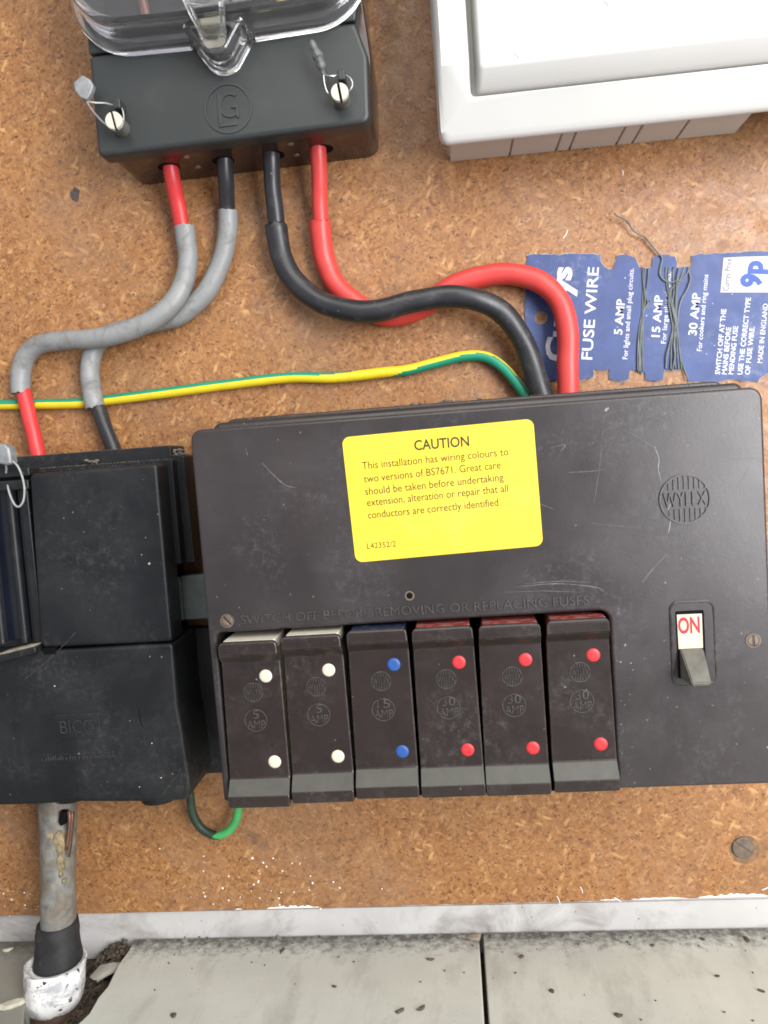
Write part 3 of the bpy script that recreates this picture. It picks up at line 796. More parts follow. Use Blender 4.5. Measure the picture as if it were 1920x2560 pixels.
# ================================================================== CABLES
def cable(name, label, cat, parts, group=None):
    p0 = parts[0][2][0]
    t = thing(name, label, cat, P3(*p0), group)
    for pname, mat, pts, rad, in parts:
        bm = bmesh.new(); sweep(bm, pxpath(pts), rad, 24, 8, rag=0.9 if pname == 'sheath' else 0)
        for v in bm.verts:                      # slight hand-bent unevenness
            q = v.co * 90
            v.co += Vector((noise.noise(q), noise.noise(q + Vector((7, 3, 1))), noise.noise(q + Vector((2, 9, 4))))) * 0.00038
        obj(pname, bm, mat, t)
    return t
def zstart(px, py, z=146.0):
    x, h = PZ(px, py, z); return (px, py, h)
def flare(r, end=0.03):
    return lambda f: r * (1 + 0.05 * math.exp(-f / end) )
a0 = (424, 392, 18)
cable('meter_tail', 'grey sheathed cable lying in front, red at both ends, running to the far left', 'cable', [
    ('red_core', M_red_dull, [a0, (426, 414, 18), (432, 450, 16), (443, 505, 11), (455, 566, 8.5), (458, 580, 8.3)], 3.75),
    ('sheath', M_grey, [(462, 567, 8.5), (466, 600, 8), (470, 650, 8.5), (461, 703, 10.5), (430, 760, 13), (370, 806, 14.5), (301, 833, 14.5), (231, 847, 13), (162, 851, 10), (100, 861, 7), (65, 892, 6), (52, 938, 6), (52, 983, 7)], flare(4.85)),
    ('red_core', M_red_dull, [(52, 968, 6.9), (60, 986, 7.2), (75, 1050, 9), (88, 1100, 10), (98, 1150, 10.5)], 3.75)], 'meter tails in grey sheath')
a0 = (561, 378, 18)
cable('meter_tail', 'grey sheathed cable passing behind the other, black at both ends', 'cable', [
    ('black_core', M_black, [a0, (562, 399, 18), (565, 451, 15), (568, 510, 9), (570, 540, 7)], 3.85),
    ('sheath', M_grey, [(570, 527, 6.8), (568, 592, 5.5), (551, 660, 5), (521, 722, 5), (480, 766, 5), (436, 795, 5), (347, 815, 5), (285, 832, 5), (243, 862, 5), (225, 910, 6), (227, 963, 7), (238, 1018, 7.2)], flare(4.75)),
    ('black_core', M_black, [(232, 1000, 7.2), (248, 1028, 7.4), (263, 1070, 9), (281, 1116, 10), (296, 1155, 10.5)], 3.75)], 'meter tails in grey sheath')
a0 = (676, 366, 18)
cable('meter_tail', 'thick black cable crossing in front of the red one into the fuse box', 'cable', [
    ('black_core', M_black, [a0, (677, 386, 18), (678, 420, 17), (683, 480, 14), (689, 545, 11), (692, 585, 10)], lambda f: 3.95 + 0.12 * math.sin(f * 9)),
    ('sheath', M_black, [(690, 566, 10.5), (694, 592, 10.5), (705, 645, 10.8), (735, 701, 12), (793, 750, 14), (868, 775, 16), (937, 778, 16.5), (1018, 758, 16.5), (1105, 742, 16.5), (1180, 747, 16), (1240, 770, 14), (1284, 814, 12), (1314, 866, 11.5), (1333, 921, 12), (1352, 978, 13.5), (1362, 1010, 14)], lambda f: 5.25 + 0.25 * math.exp(-((f - 0.03) / 0.03) ** 2))])
a0 = (796, 352, 18)
cable('meter_tail', 'thick bright red cable arching behind the black one over the blue card', 'cable', [
    ('red_core', M_red, [a0, (796, 373, 18), (797, 400, 17), (798, 450, 14), (800, 520, 10), (802, 570, 8.5)], lambda f: 3.85 + 0.1 * math.sin(f * 7)),
    ('sheath', M_red, [(800, 556, 8.7), (802, 590, 8), (813, 650, 6.2), (834, 702, 5.6), (868, 740, 5.4), (912, 772, 5.4), (960, 789, 5.4), (1010, 785, 5.4), (1060, 764, 5.4), (1105, 732, 5.5), (1155, 706, 6), (1220, 688, 7), (1284, 686, 8), (1342, 701, 9), (1388, 738, 10), (1413, 790, 11), (1420, 860, 12), (1420, 940, 13), (1420, 1000, 13.5)], flare(5.15))])
# earth wires
t_pts = [(-60, 1014, 2.9), (0, 1012, 2.9), (60, 1011, 2.9), (116, 1010, 2.8), (202, 1008, 2.8), (272, 1000, 2.9), (405, 983, 3.0), (579, 960, 3.2), (723, 944, 3.0), (839, 944, 3.2), (960, 931, 3.5), (1018, 925, 3.6), (1093, 906, 3.8), (1157, 891, 4.2), (1212, 892, 4.8), (1255, 917, 5.5), (1290, 956, 6.5), (1318, 995, 7.5), (1330, 1012, 8)]
bm = bmesh.new()
def stripe(k, f):
    a = (k + 0.5) / 24 * 2 * PI
    st = [(0.0, -1.25), (0.47, -1.45), (0.52, -2.2), (0.55, -3.6), (0.60, -4.9), (0.70, -5.15), (0.80, -5.8), (0.90, -6.1), (1.0, -6.0)]
    for (f0, p0), (f1, p1) in zip(st, st[1:]):
        if f0 <= f <= f1: ph = p0 + (p1 - p0) * (f - f0) / (f1 - f0)
    c = math.cos(a - ph)
    return 1 if c > 0.38 else 0
sweep(bm, pxpath(t_pts), 2.62, 24, 9, stripe)
tag(obj('earth_wire', bm, [M_yel, M_grn]), 'yellow and green striped earth wire running across the board', 'wire')
bm = bmesh.new()
sweep(bm, pxpath([(470, 1960, 12), (476, 1992, 11), (482, 2034, 10), (503, 2070, 9), (538, 2088, 9), (570, 2078, 9), (590, 2050, 9), (597, 2014, 10), (600, 1985, 11)]), 2.2, 18, 8, lambda k, f: 1 if f < 0.50 + 0.02 * math.sin(k) and not (5 < k < 8 and f < .42) else 0)
tag(obj('earth_wire', bm, [M_grn2, M_grn_dirty]), 'short looped green wire hanging under the fuse box', 'wire')

# ================================================================== FUSE WIRE CARD
def K(cx, cy, h=1.0): return P(1290 + cx * .3797, 600 + cy * .3797, h)
cd = thing('fuse_wire_card', 'blue printed fuse wire card standing behind the red cable', 'card', P3(1600, 950, 0))
outl = [(75, 100), (110, 92), (300, 96), (430, 88), (555, 95), (562, 150), (585, 180), (610, 192), (640, 186), (655, 160), (660, 108), (672, 100), (730, 96), (790, 118), (802, 150), (808, 182), (850, 188), (900, 178), (905, 118), (918, 100), (1000, 94), (1050, 110), (1058, 150), (1060, 186), (1100, 178), (1130, 170), (1152, 190), (1158, 150), (1162, 106), (1200, 92), (1400, 84), (1660, 72), (1760, 70), (1765, 860), (1660, 878), (1610, 905), (1590, 935), (1420, 918), (1300, 936), (1140, 930), (1120, 880), (1110, 846), (1060, 852), (1010, 858), (985, 846), (972, 872), (970, 912), (930, 926), (880, 922), (852, 915), (848, 862), (830, 880), (800, 868), (752, 855), (748, 880), (745, 918), (690, 928), (640, 926), (617, 915), (615, 850), (560, 858), (512, 846), (508, 905), (420, 922), (220, 925), (60, 1010), (62, 500), (58, 430)]
bm = bmesh.new()
rr = random.Random(11)
pts = []
for i in range(len(outl)):
    a = Vector(outl[i]); b = Vector(outl[(i + 1) % len(outl)])
    n = max(1, int((b - a).length / 22))
    for k in range(n):
        q = a + (b - a) * k / n
        pts.append(K(q.x + rr.uniform(-4.5, 4.5), q.y + rr.uniform(-4.5, 4.5)))
hx, hz = K(165, 512)
hole = [(hx + 3.05 * math.cos(2 * PI * k / 20), hz + 3.05 * math.sin(2 * PI * k / 20)) for k in range(20)]
ve = [bm.verts.new(V(x, z, 0.95)) for x, z in pts]; vh = [bm.verts.new(V(x, z, 0.95)) for x, z in hole]
ed = [bm.edges.new((ve[i - 1], ve[i])) for i in range(len(ve))] + [bm.edges.new((vh[i - 1], vh[i])) for i in range(len(vh))]
bmesh.ops.triangle_fill(bm, edges=ed, use_beauty=True)
ff = list(bm.faces)
r = bmesh.ops.extrude_face_region(bm, geom=ff)
ex = [g for g in r['geom'] if isinstance(g, bmesh.types.BMVert)]
for v in ex: v.co.y += 0.0006
bm.normal_update()
for f in bm.faces:
    f.material_index = 1 if abs(f.normal.y) < 0.5 else 0
obj('card_sheet', bm, [M_card, M_paper], cd, smooth=False)
bm = bmesh.new()
pp = pts if area2(pts) > 0 else pts[::-1]
pp = [(x + rr.uniform(-.2, .2), z + rr.uniform(-.2, .2)) for x, z in offset(pp, -0.30)]
ve = [bm.verts.new(V(x, z, 0.34)) for x, z in pp]; vh = [bm.verts.new(V(x, z, 0.34)) for x, z in [(hx + (a_ - hx) * .93, hz + (b_ - hz) * .93) for a_, b_ in hole]]
ed = [bm.edges.new((ve[i - 1], ve[i])) for i in range(len(ve))] + [bm.edges.new((vh[i - 1], vh[i])) for i in range(len(vh))]
bmesh.ops.triangle_fill(bm, edges=ed, use_beauty=True)
r = bmesh.ops.extrude_face_region(bm, geom=list(bm.faces))
for v in [g for g in r['geom'] if isinstance(g, bmesh.types.BMVert)]: v.co.y += 0.0003
obj('torn_backing', bm, M_paper, cd, smooth=False)
bm = bmesh.new()
hh = 0.97
add_text(bm, 'Currys', K(322, 800), K(366, 178), 9.2, hh, 0.07, bold=0.035, spacing=0.95)
add_text(bm, 'FUSE WIRE', K(500, 788), K(545, 180), 5.0, hh, 0.07, bold=0.012)
add_text(bm, '5 AMP', K(697, 624), K(717, 390), 3.7, hh, 0.07, bold=0.02)
add_text(bm, 'For lights and small plug circuits.', K(733, 785), K(776, 186), 2.25, hh, 0.07, bold=0.008)
add_text(bm, '15 AMP', K(944, 640), K(967, 365), 3.7, hh, 0.07, bold=0.02)
add_text(bm, 'For large plug circuits.', K(986, 682), K(1022, 210), 2.25, hh, 0.07, bold=0.008)
add_text(bm, '30 AMP', K(1187, 628), K(1216, 350), 3.7, hh, 0.07, bold=0.02)
add_text(bm, 'For cookers and ring mains', K(1222, 732), K(1266, 228), 2.25, hh, 0.07, bold=0.008)
add_text(bm, 'SWITCH OFF AT THE', K(1342, 885), K(1384, 455), 2.2, hh, 0.07, bold=0.02)
add_text(bm, 'MAINS BEFORE', K(1386, 885), K(1416, 575), 2.2, hh, 0.07, bold=0.02)
add_text(bm, 'MENDING FUSE', K(1430, 885), K(1462, 568), 2.2, hh, 0.07, bold=0.02)
add_text(bm, 'USE THE CORRECT TYPE', K(1489, 887), K(1546, 380), 2.2, hh, 0.07, bold=0.02)
add_text(bm, 'OF FUSE WIRE.', K(1538, 887), K(1571, 570), 2.2, hh, 0.07, bold=0.02)
add_text(bm, 'MADE IN ENGLAND', K(1620, 810), K(1659, 420), 2.2, hh, 0.07, bold=0.012)
obj('lettering', bm, M_print, cd, smooth=False)
bm = bmesh.new()
prism(bm, [K(1345, 346), K(1366, 117), K(1500, 110), K(1760, 104), K(1745, 346)], 0.96, 1.12)
st = obj('price_sticker', bm, M_sticker, cd, smooth=False)
bm = bmesh.new()
add_text(bm, 'Currys Price', K(1398, 336), K(1420, 124), 2.6, 1.11, 0.08); obj('small_lettering', bm, M_greytext, st, smooth=False)
bm = bmesh.new()
add_text(bm, '9p', K(1605, 314), K(1622, 138), 8.6, 1.11, 0.08, bold=0.05); obj('price_lettering', bm, M_bluetext, st, smooth=False)

def kp(cx, cy, h): return P3(1290 + cx * .3797, 600 + cy * .3797, h)
bm = bmesh.new()
for l in ([(828, 180), (840, 300), (850, 390), (840, 470), (815, 560), (803, 700), (800, 860)],
          [(850, 184), (842, 290), (858, 380), (868, 415), (850, 450), (822, 520), (808, 640), (812, 780), (808, 868)],
          [(874, 182), (866, 280), (850, 350), (842, 420), (835, 520), (826, 640), (822, 760), (822, 868)],
          [(888, 395), (860, 440), (838, 475), (836, 600), (832, 740), (836, 866)],
          [(838, 178), (836, 320), (830, 480), (820, 640), (818, 860)]):
    sweep(bm, [kp(a, b, 1.5 + 0.35 * math.sin(i * 1.7 + l[0][0])) for i, (a, b) in enumerate(l)], 0.30, 7, 5)
tag(obj('fuse_wire', bm, M_wire), 'thin grey wire wound tightly on the card beside the 5 AMP print', 'wire', 'fuse wire wound on the blue card')
bm = bmesh.new()
for l in ([(990, 180), (985, 240), (1000, 340), (1030, 460), (1052, 560), (1070, 660), (1080, 760), (1108, 850), (1135, 925)],
          [(1010, 178), (1000, 260), (1020, 380), (1050, 500), (1058, 620), (1062, 740), (1070, 850)],
          [(1040, 176), (1032, 220), (1040, 330), (1030, 420), (1048, 520), (1042, 640), (1040, 760), (1052, 850)],
          [(1140, 180), (1120, 230), (1060, 290), (1020, 330), (1006, 400), (1020, 500), (1032, 600), (1022, 720), (1020, 850)],
          [(1130, 196), (1148, 250), (1130, 320), (1090, 390), (1070, 470), (1062, 560), (1040, 680), (1046, 760), (1030, 860)],
          [(1110, 178), (1085, 250), (1060, 330), (1052, 440), (1060, 560), (1074, 700), (1090, 850)],
          [(1075, 182), (1060, 260), (1052, 360), (1040, 440), (1036, 560), (1010, 690), (992, 760), (985, 845)]):
    sweep(bm, [kp(a, b, 1.6 + 0.5 * math.sin(i * 1.3 + l[0][0])) for i, (a, b) in enumerate(l)], 0.38, 7, 5)
tail = [(1536, 532), (1543, 540), (1556, 545), (1571, 557), (1581, 573), (1596, 585), (1612, 592), (1625, 608), (1642, 629), (1655, 645), (1652, 665), (1650, 686), (1660, 700), (1676, 706), (1698, 700)]
sweep(bm, [P3(a, b, 1.6 + 2.5 * max(0, 1 - i / 9)) for i, (a, b) in enumerate(tail)], 0.42, 7, 5)
tag(obj('fuse_wire', bm, M_wire), 'grey wire wound loosely beside the 30 AMP print with a loose end sticking up', 'wire', 'fuse wire wound on the blue card')

# ================================================================== FUSE BOX
fb = thing('fuse_box', 'wide dark brown fuse box with a yellow caution label and ON switch', 'fuse box', V(8, -141, 0))
bm = bmesh.new()
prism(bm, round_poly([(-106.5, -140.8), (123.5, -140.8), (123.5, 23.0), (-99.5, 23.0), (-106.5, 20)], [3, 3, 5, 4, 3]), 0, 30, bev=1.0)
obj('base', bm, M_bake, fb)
bm = bmesh.new()
cov = [(-105.6, 16.8), (-105.0, -141.3), (-101.9, -141.3), (-101.9, -68.2), (59.7, -67.4), (59.7, -141.3), (121.8, -141.3), (122.0, 16.8)]
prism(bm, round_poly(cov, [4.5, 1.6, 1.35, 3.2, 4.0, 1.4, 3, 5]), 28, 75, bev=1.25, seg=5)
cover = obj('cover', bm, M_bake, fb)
# raised step round the top of the cover
bm = bmesh.new()
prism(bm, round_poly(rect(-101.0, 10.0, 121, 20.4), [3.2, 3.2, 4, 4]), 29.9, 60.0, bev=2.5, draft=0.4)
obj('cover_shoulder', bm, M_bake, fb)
bm = bmesh.new()
prism(bm, rect(-101.6, -140.5, 59.5, -68.6), 30.05, 34.0); prism(bm, rect(-101.5, -140.6, 59.4, -139.4), 34.05, 76.2); obj('fuse_tray', bm, M_hole, fb)
# warning label
bm = bmesh.new()
prism(bm, round_poly([(-40.9, -42.1), (35.1, -39.8), (34.1, 11.0), (-42.8, 9.2)], 3.0, 6), 74.95, 75.22, bev=0.08, seg=1)
lb = obj('caution_label', bm, M_label, fb)
bm = bmesh.new()
C7 = lambda x, y: P(480 + x * .868, 960 + y * .868, 75.2)
add_text(bm, 'CAUTION', C7(641, 191), C7(799, 178), 3.9, 75.21, 0.09, bold=0.018)
add_text(bm, 'This installation has wiring colours to', C7(491, 246), C7(912, 205), 3.0, 75.21, 0.09, bold=0.0)
add_text(bm, 'two versions of BS7671. Great care', C7(496, 284), C7(890, 243), 3.0, 75.21, 0.09)
add_text(bm, 'should be taken before undertaking', C7(500, 320), C7(898, 278), 3.0, 75.21, 0.09)
add_text(bm, 'extension, alteration or repair that all', C7(505, 352), C7(911, 310), 3.0, 75.21, 0.09)
add_text(bm, 'conductors are correctly identified.', C7(508, 388), C7(889, 350), 3.0, 75.21, 0.09)
add_text(bm, 'L42352/2', C7(505, 475), C7(588, 468), 2.3, 75.21, 0.09)
obj('lettering', bm, M_ink, lb, smooth=False)
# embossed line
bm = bmesh.new()
add_text(bm, 'SWITCH OFF BEFORE REMOVING OR REPLACING FUSES', (-90.9, -65.0), (51.9, -64.6), 3.7, 74.9, 0.55)
obj('embossed_lettering', bm, M_emboss, fb, smooth=False)

def roundel(bm, x, z, r, h, text_cap, word='WYLEX', depth=0.4, lw=None, n_bars=7):
    lw = lw or r * 0.10
    ring(bm, x, z, r - lw, r, h - 0.1, h + depth)
    band = text_cap * 0.5 + r * 0.10
    step = 2 * r / (n_bars + 1)
    for i in range(n_bars):
        bx = -r + step * (i + 1)
        ext = math.sqrt(max(0, (r - lw) ** 2 - bx * bx))
        if ext > band + 0.3:
            for s in (1, -1):
                z0, z1 = (band, ext) if s > 0 else (-ext, -band)
                prism(bm, rect(x + bx - lw * 0.45, z + z0, x + bx + lw * 0.45, z + z1), h - 0.1, h + depth * 0.8)
    add_text(bm, word, (x - r * 0.84, z - text_cap / 2), (x + r * 0.84, z - text_cap / 2), text_cap, h - 0.1, depth + 0.15, bold=0.0)
bm = bmesh.new()
roundel(bm, 91.0, -24.8, 9.9, 75, 5.6, depth=0.6, lw=0.7, n_bars=9)
obj('emblem', bm, M_emboss, fb, smooth=False)
# small cover screws and the empty screw hole
for x, z, a, m in ((-96.7, -63.3, 130, M_dsteel), (114.8, -82.6, 92, M_dsteel)):
    bm = bmesh.new()
    ring(bm, x, z, 2.35, 2.9, 74.8, 75.35, 28); 
    slotted_screw(bm, x, z, 2.3, 74.7, 75.3, math.radians(a), 0.28, 0, 1)
    obj('cover_screw', bm, [m, M_hole], fb)
bm = bmesh.new(); ring(bm, -19.8, -57.0, 1.35, 2.0, 74.9, 75.3, 24); prism(bm, disc_pts(-19.8, -57.0, 1.36, 20), 74.9, 75.08, mi=1)
obj('screw_hole', bm, [M_dsteel, M_hole], fb)
# switch
bm = bmesh.new()
so = round_poly([(82.9, -100.0), (100.4, -99.6), (100.4, -65.4), (83.1, -65.2)], 3.6, 6)
hole = [(85.4, -97.2), (97.2, -96.6), (95.9, -69.3), (85.5, -69.0)]
hole = round_poly([(85.2, -96.4), (96.2, -96.4), (96.2, -69.2), (85.2, -69.2)], 0.6, 3)
# surround: raised rim + flat face around an opening
L0 = loop(bm, so, 74.8); L1 = loop(bm, so, 75.5); L2 = loop(bm, offset(so, 0.45), 75.8); L3 = loop(bm, offset(so, 0.9), 75.5)
bridge(bm, L0, L1); bridge(bm, L1, L2); bridge(bm, L2, L3); fill(bm, L3)
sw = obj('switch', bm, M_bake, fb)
bm = bmesh.new(); prism(bm, hole, 75.5, 75.62); obj('switch_opening', bm, M_hole, sw)
bm = bmesh.new(); prism(bm, [(85.75, -84.4), (95.2, -84.4), (95.3, -70.6), (85.65, -70.5)], 75.62, 76.0, bev=0.15, seg=2)
fl = obj('on_flag', bm, M_flag, sw)
bm = bmesh.new(); add_text(bm, 'ON', (85.9, -78.0), (94.3, -78.0), 6.1, 75.98, 0.08, bold=0.03); obj('flag_lettering', bm, M_redink, sw)
bm = bmesh.new()
def lv_(x, z, h): return bm.verts.new(V(x, z, h))
a = [lv_(86.0, -84.3, 75.7), lv_(95.2, -84.3, 75.7), lv_(95.2, -96.2, 75.7), lv_(86.0, -96.2, 75.7)]
b = [lv_(86.3, -85.0, 77.6), lv_(94.9, -85.0, 77.6), lv_(94.4, -95.0, 87.0), lv_(87.2, -95.0, 87.0)]
c = [lv_(87.2, -96.6, 86.0), lv_(94.4, -96.6, 86.0)]
for q in ((a[0], a[1], b[1], b[0]), (b[0], b[1], b[2], b[3]), (b[3], b[2], c[1], c[0]), (c[0], c[1], a[2], a[3]), (a[0], b[0], b[3], c[0], a[3]), (a[1], a[2], c[1], b[2], b[1]), (a[3], a[2], a[1], a[0])):
    bm.faces.new(q)
bmesh.ops.bevel(bm, geom=[e for e in bm.edges], offset=0.0004, segments=2, affect='EDGES')
obj('toggle', bm, M_toggle, sw)
# scratches and scuffs on the cover
bm = bmesh.new(); bmb = bmesh.new()
def scr(bm_, pts, w, h=75.03):
    n = len(pts)
    path = catmull([Vector((*P(480 + a * .868, 960 + b * .868, 75), 0)) for a, b in pts], 4)
    rr_ = random.Random(int(pts[0][0] * 7 + pts[0][1]))
    up = []; dn_ = []
    N = len(path)
    for i, p in enumerate(path):
        d = (path[min(i + 1, N - 1)] - path[max(i - 1, 0)]).normalized(); nn = Vector((-d.y, d.x, 0))
        k = w * (math.sin(PI * (i + 0.3) / (N - 0.4)) ** 0.5) * rr_.uniform(0.35, 1.0)
        up.append((p.x + nn.x * k, p.y + nn.y * k)); dn_.append((p.x - nn.x * k, p.y - nn.y * k))
    try: prism(bm_, up + dn_[::-1], h - 0.05, h)
    except ValueError: pass
for l, w in (([(1368, 490), (1330, 530), (1296, 572)], .35), ([(1240, 130), (1295, 160), (1335, 185)], .14), ([(1350, 285), (1420, 262), (1485, 228)], .18), ([(1485, 220), (1560, 217), (1650, 213)], .14),
             ([(1000, 345), (1020, 352), (1045, 362)], .2), ([(1080, 255), (1140, 252), (1200, 245)], .16), ([(1185, 120), (1175, 230), (1158, 345)], .13), ([(930, 585), (1050, 575), (1160, 585), (1190, 600)], .25),
             ([(960, 575), (1060, 568), (1150, 572)], .18), ([(900, 600), (1010, 596), (1120, 600)], .15), ([(200, 225), (235, 262), (270, 292), (300, 298)], .3), ([(155, 185), (160, 205)], .25), ([(1500, 245), (1545, 297)], .18), ([(1605, 235), (1570, 300)], .14),
             ([(1030, 185), (1075, 175), (1060, 195)], .22), ([(1140, 400), (1220, 408), (1290, 415)], .1), ([(1410, 70), (1470, 105)], .16)):
    scr(bm, l, w)
for l, w in (([(1333, 183), (1345, 215), (1343, 245), (1352, 280)], .22), ([(1382, 340), (1372, 362), (1378, 392), (1372, 430)], .3), ([(1332, 180), (1334, 186)], .4), ([(1184, 62), (1196, 68), (1190, 78)], .9)):
    scr(bmb, l, w)
rs = random.Random(21)
for i in range(60):
    x = rs.uniform(62, 119); z = rs.uniform(-139, 14)
    if i % 3 == 0: x = rs.uniform(61.5, 68); z = rs.uniform(-138, -68)
    rad = rs.uniform(0.12, 0.42)
    pts = [(x + rad * rs.uniform(.5, 1.3) * math.cos(2 * PI * k / 7), z + rad * rs.uniform(.5, 1.3) * math.sin(2 * PI * k / 7)) for k in range(7)]
    prism(bm if i % 4 else bmb, pts, 74.98, 75.03)
obj('scratches', bm, M_scratch, fb, smooth=False)['kind'] = 'stuff'
obj('bright_scratches', bmb, M_scratch_b, fb, smooth=False)['kind'] = 'stuff'

# ---- fuse carriers
mesh_cache = {}
def shared(key, name, build, mat, parent, base):
    if key not in mesh_cache:
        bm = bmesh.new(); build(bm)
        bmesh.ops.translate(bm, verts=bm.verts, vec=base * -1)
        o = obj_raw(name, bm, mat, parent); mesh_cache[key] = o.data
        return o
    o = bpy.data.objects.new(name, mesh_cache[key]); COL.objects.link(o); o.parent = parent
    return o
def obj_raw(name, bm, mat, parent, angle=9):
    bmesh.ops.recalc_face_normals(bm, faces=bm.faces)
    for f in bm.faces: f.smooth = name != 'slope_band' and max(abs(c) for c in f.normal) < 0.9999
    for e in bm.edges:
        if len(e.link_faces) == 2: e.smooth = e.calc_face_angle(0) < math.radians(angle)
    me = bpy.data.meshes.new(name); bm.to_mesh(me); bm.free()
    me.materials.append(mat)
    o = bpy.data.objects.new(name, me); COL.objects.link(o); o.parent = parent
    return o
Z0 = V(0, 0, 0)
FW, FT, FBm = 25.6, 0.0, -70.6                 # local: x centred, z 0 at the top of the carrier
def fuse_body(bm):
    # profile down the length: (z, h, half-width)
    prof = [(0.0, 78.9, 10.3), (0.0, 79.6, 10.4), (-0.35, 80.0, 11.2), (-0.9, 80.3, 11.8), (-1.8, 80.4, 12.2), (-5.0, 80.4, 12.35), (-5.4, 80.2, 12.4), (-9.2, 76.9, 12.45), (-9.7, 76.7, 12.45), (-30, 76.7, 12.65), (-58.6, 76.7, 12.95),
            (-59.1, 76.9, 12.95), (-65.3, 81.0, 13.05), (-65.8, 81.1, 13.05), (-69.2, 80.9, 13.05), (-70.1, 80.5, 12.8), (-70.6, 79.6, 12.4), (-70.6, 78.9, 12.4)]
    rows = []
    for i, (z, h, w) in enumerate(prof):
        if i == 0: bl = 45.0
        e = 0.5
        hb = min(78.2, h - e - .2)
        row = [(-w, hb), (-w, h - e), (-w + 0.15, h - 0.18), (-w + e, h), (w - e, h), (w - 0.15, h - 0.18), (w, h - e), (w, hb)]
        rows.append([bm.verts.new(V(x, z, hh)) for x, hh in row])
    for i in range(len(rows) - 1):
        for k in range(7):
            try: bm.faces.new((rows[i][k], rows[i][k + 1], rows[i + 1][k + 1], rows[i + 1][k]))
            except ValueError: pass
    bm.faces.new(rows[0]); bm.faces.new(rows[-1][::-1])
    for i in range(len(rows) - 1):
        try: bm.faces.new((rows[i][7], rows[i][0], rows[i + 1][0], rows[i + 1][7]))
        except ValueError: pass
def fuse_shield(bm):
    prism(bm, round_poly([(-10.3, -66.0), (10.3, -66.0), (10.3, 0.1), (-10.3, 0.1)], 0.9, 3), 34.2, 74.3, bev=0.5)
    prism(bm, round_poly([(-11.2, -4.4), (11.4, -4.4), (11.2, 0.15), (-10.6, 0.15)], 0.5, 3), 60, 78.4, bev=0.4)
fuses = [
    (-87.7, -71.4, 'w', '5', 'dark fuse carrier with cream dots at the left end of the row', 0.35),
    (-61.2, -70.2, 'w', '5', 'dark fuse carrier with cream dots just left of the blue dotted one', -0.1),
    (-34.0, -69.2, 'b', '15', 'dark fuse carrier with blue dots marked 15 AMP', 0.15),
    (-7.5, -69.6, 'r', '30', 'fuse carrier with red dots just right of the blue dotted one', -0.25),
    (19.4, -69.8, 'r', '30', 'middle one of the three fuse carriers with red dots', 0.2),
    (46.3, -69.3, 'r', '30', 'right hand fuse carrier with red dots, nearest the ON switch', -0.1)]
MD = {'w': (M_dot_w, M_cream), 'b': (M_dot_b, M_blue), 'r': (M_dot_r, M_redsh)}
M_slope_light = surf('painted_slope_light', (0.056, 0.055, 0.044), 0.5, 0.45, vary=0.15, vper=8, dust=(0.10, 0.10, 0.09), dust_amt=0.2, dper=6, bump=0.2, bper=0.5, shift=True)  # paler grey for the lower slope plates: caught light put into the colour
def slope_plate(bm, z0, h0, z1, h1, w0, w1, off):
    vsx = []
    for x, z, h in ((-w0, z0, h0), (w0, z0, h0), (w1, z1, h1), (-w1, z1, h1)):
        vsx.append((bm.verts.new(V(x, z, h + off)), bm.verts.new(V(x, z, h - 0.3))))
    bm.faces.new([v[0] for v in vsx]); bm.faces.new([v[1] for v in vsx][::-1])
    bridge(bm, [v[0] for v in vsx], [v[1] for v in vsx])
shade = {'w': 'cream', 'b': 'blue', 'r': 'red'}
for x, z, k, amp, label, rot in fuses:
    loc = V(x, z, 0)
    t = thing('fuse_carrier', label, 'fuse', loc, 'fuse carriers in the fuse box'); t.rotation_euler = (0, math.radians(rot), 0)
    shared('body', 'body', fuse_body, M_fuse, t, Z0)
    shared('band_lo', 'slope_band', lambda bm: slope_plate(bm, -59.3, 77.03, -65.1, 80.87, 12.75, 12.85, 0.06), M_slope_light, t, Z0)
    shared('band_hi', 'slope_band', lambda bm: slope_plate(bm, -5.7, 79.95, -9.0, 77.07, 12.2, 12.3, 0.06), M_fuse, t, Z0)
    shared('shield' + k, 'shield', fuse_shield, MD[k][1], t, Z0)
    for dx, dz in ((5.9, -15.6), (6.9, -52.3)):
        def pin(bm, dx=dx, dz=dz): dome(bm, dx, dz, 2.8, 76.5, 0.8, 24, rings=5)
        shared('pin%s%.1f' % (k, dx), 'pin', pin, MD[k][0], t, Z0)
    def em(bm): roundel(bm, 0.2, -22.2, 4.15, 76.7, 2.6, depth=0.3, lw=0.34, n_bars=7)
    shared('em', 'emblem', em, M_emboss, t, Z0)
    def am(bm):
        ring(bm, 0.3, -34.2, 4.45, 4.85, 76.6, 76.95, 36)
        w = 1.35 * len(amp)
        add_text(bm, amp, (0.5 - w, -33.4), (0.5 + w, -33.4), 3.6, 76.6, 0.42)
        add_text(bm, 'AMP', (-3.5, -37.6), (4.2, -37.6), 3.3, 76.6, 0.38)
    shared('am' + amp, 'rating_lettering', am, M_emboss, t, Z0)

# grey block between the two boxes
bm = bmesh.new()
prism(bm, round_poly([(-139.5, -73.8), (-112, -74.0), (-112, -51.8), (-137.2, -51.4)], 1.0, 3), 0, 15, bev=0.8)
prism(bm, round_poly(rect(-139.2, -73.6, -136.4, -51.8), .5, 2), 14.9, 16.5, bev=0.4)
tag(obj('connector_block', bm, M_block), 'small grey plastic block wedged between the black box and the fuse box', 'connector')

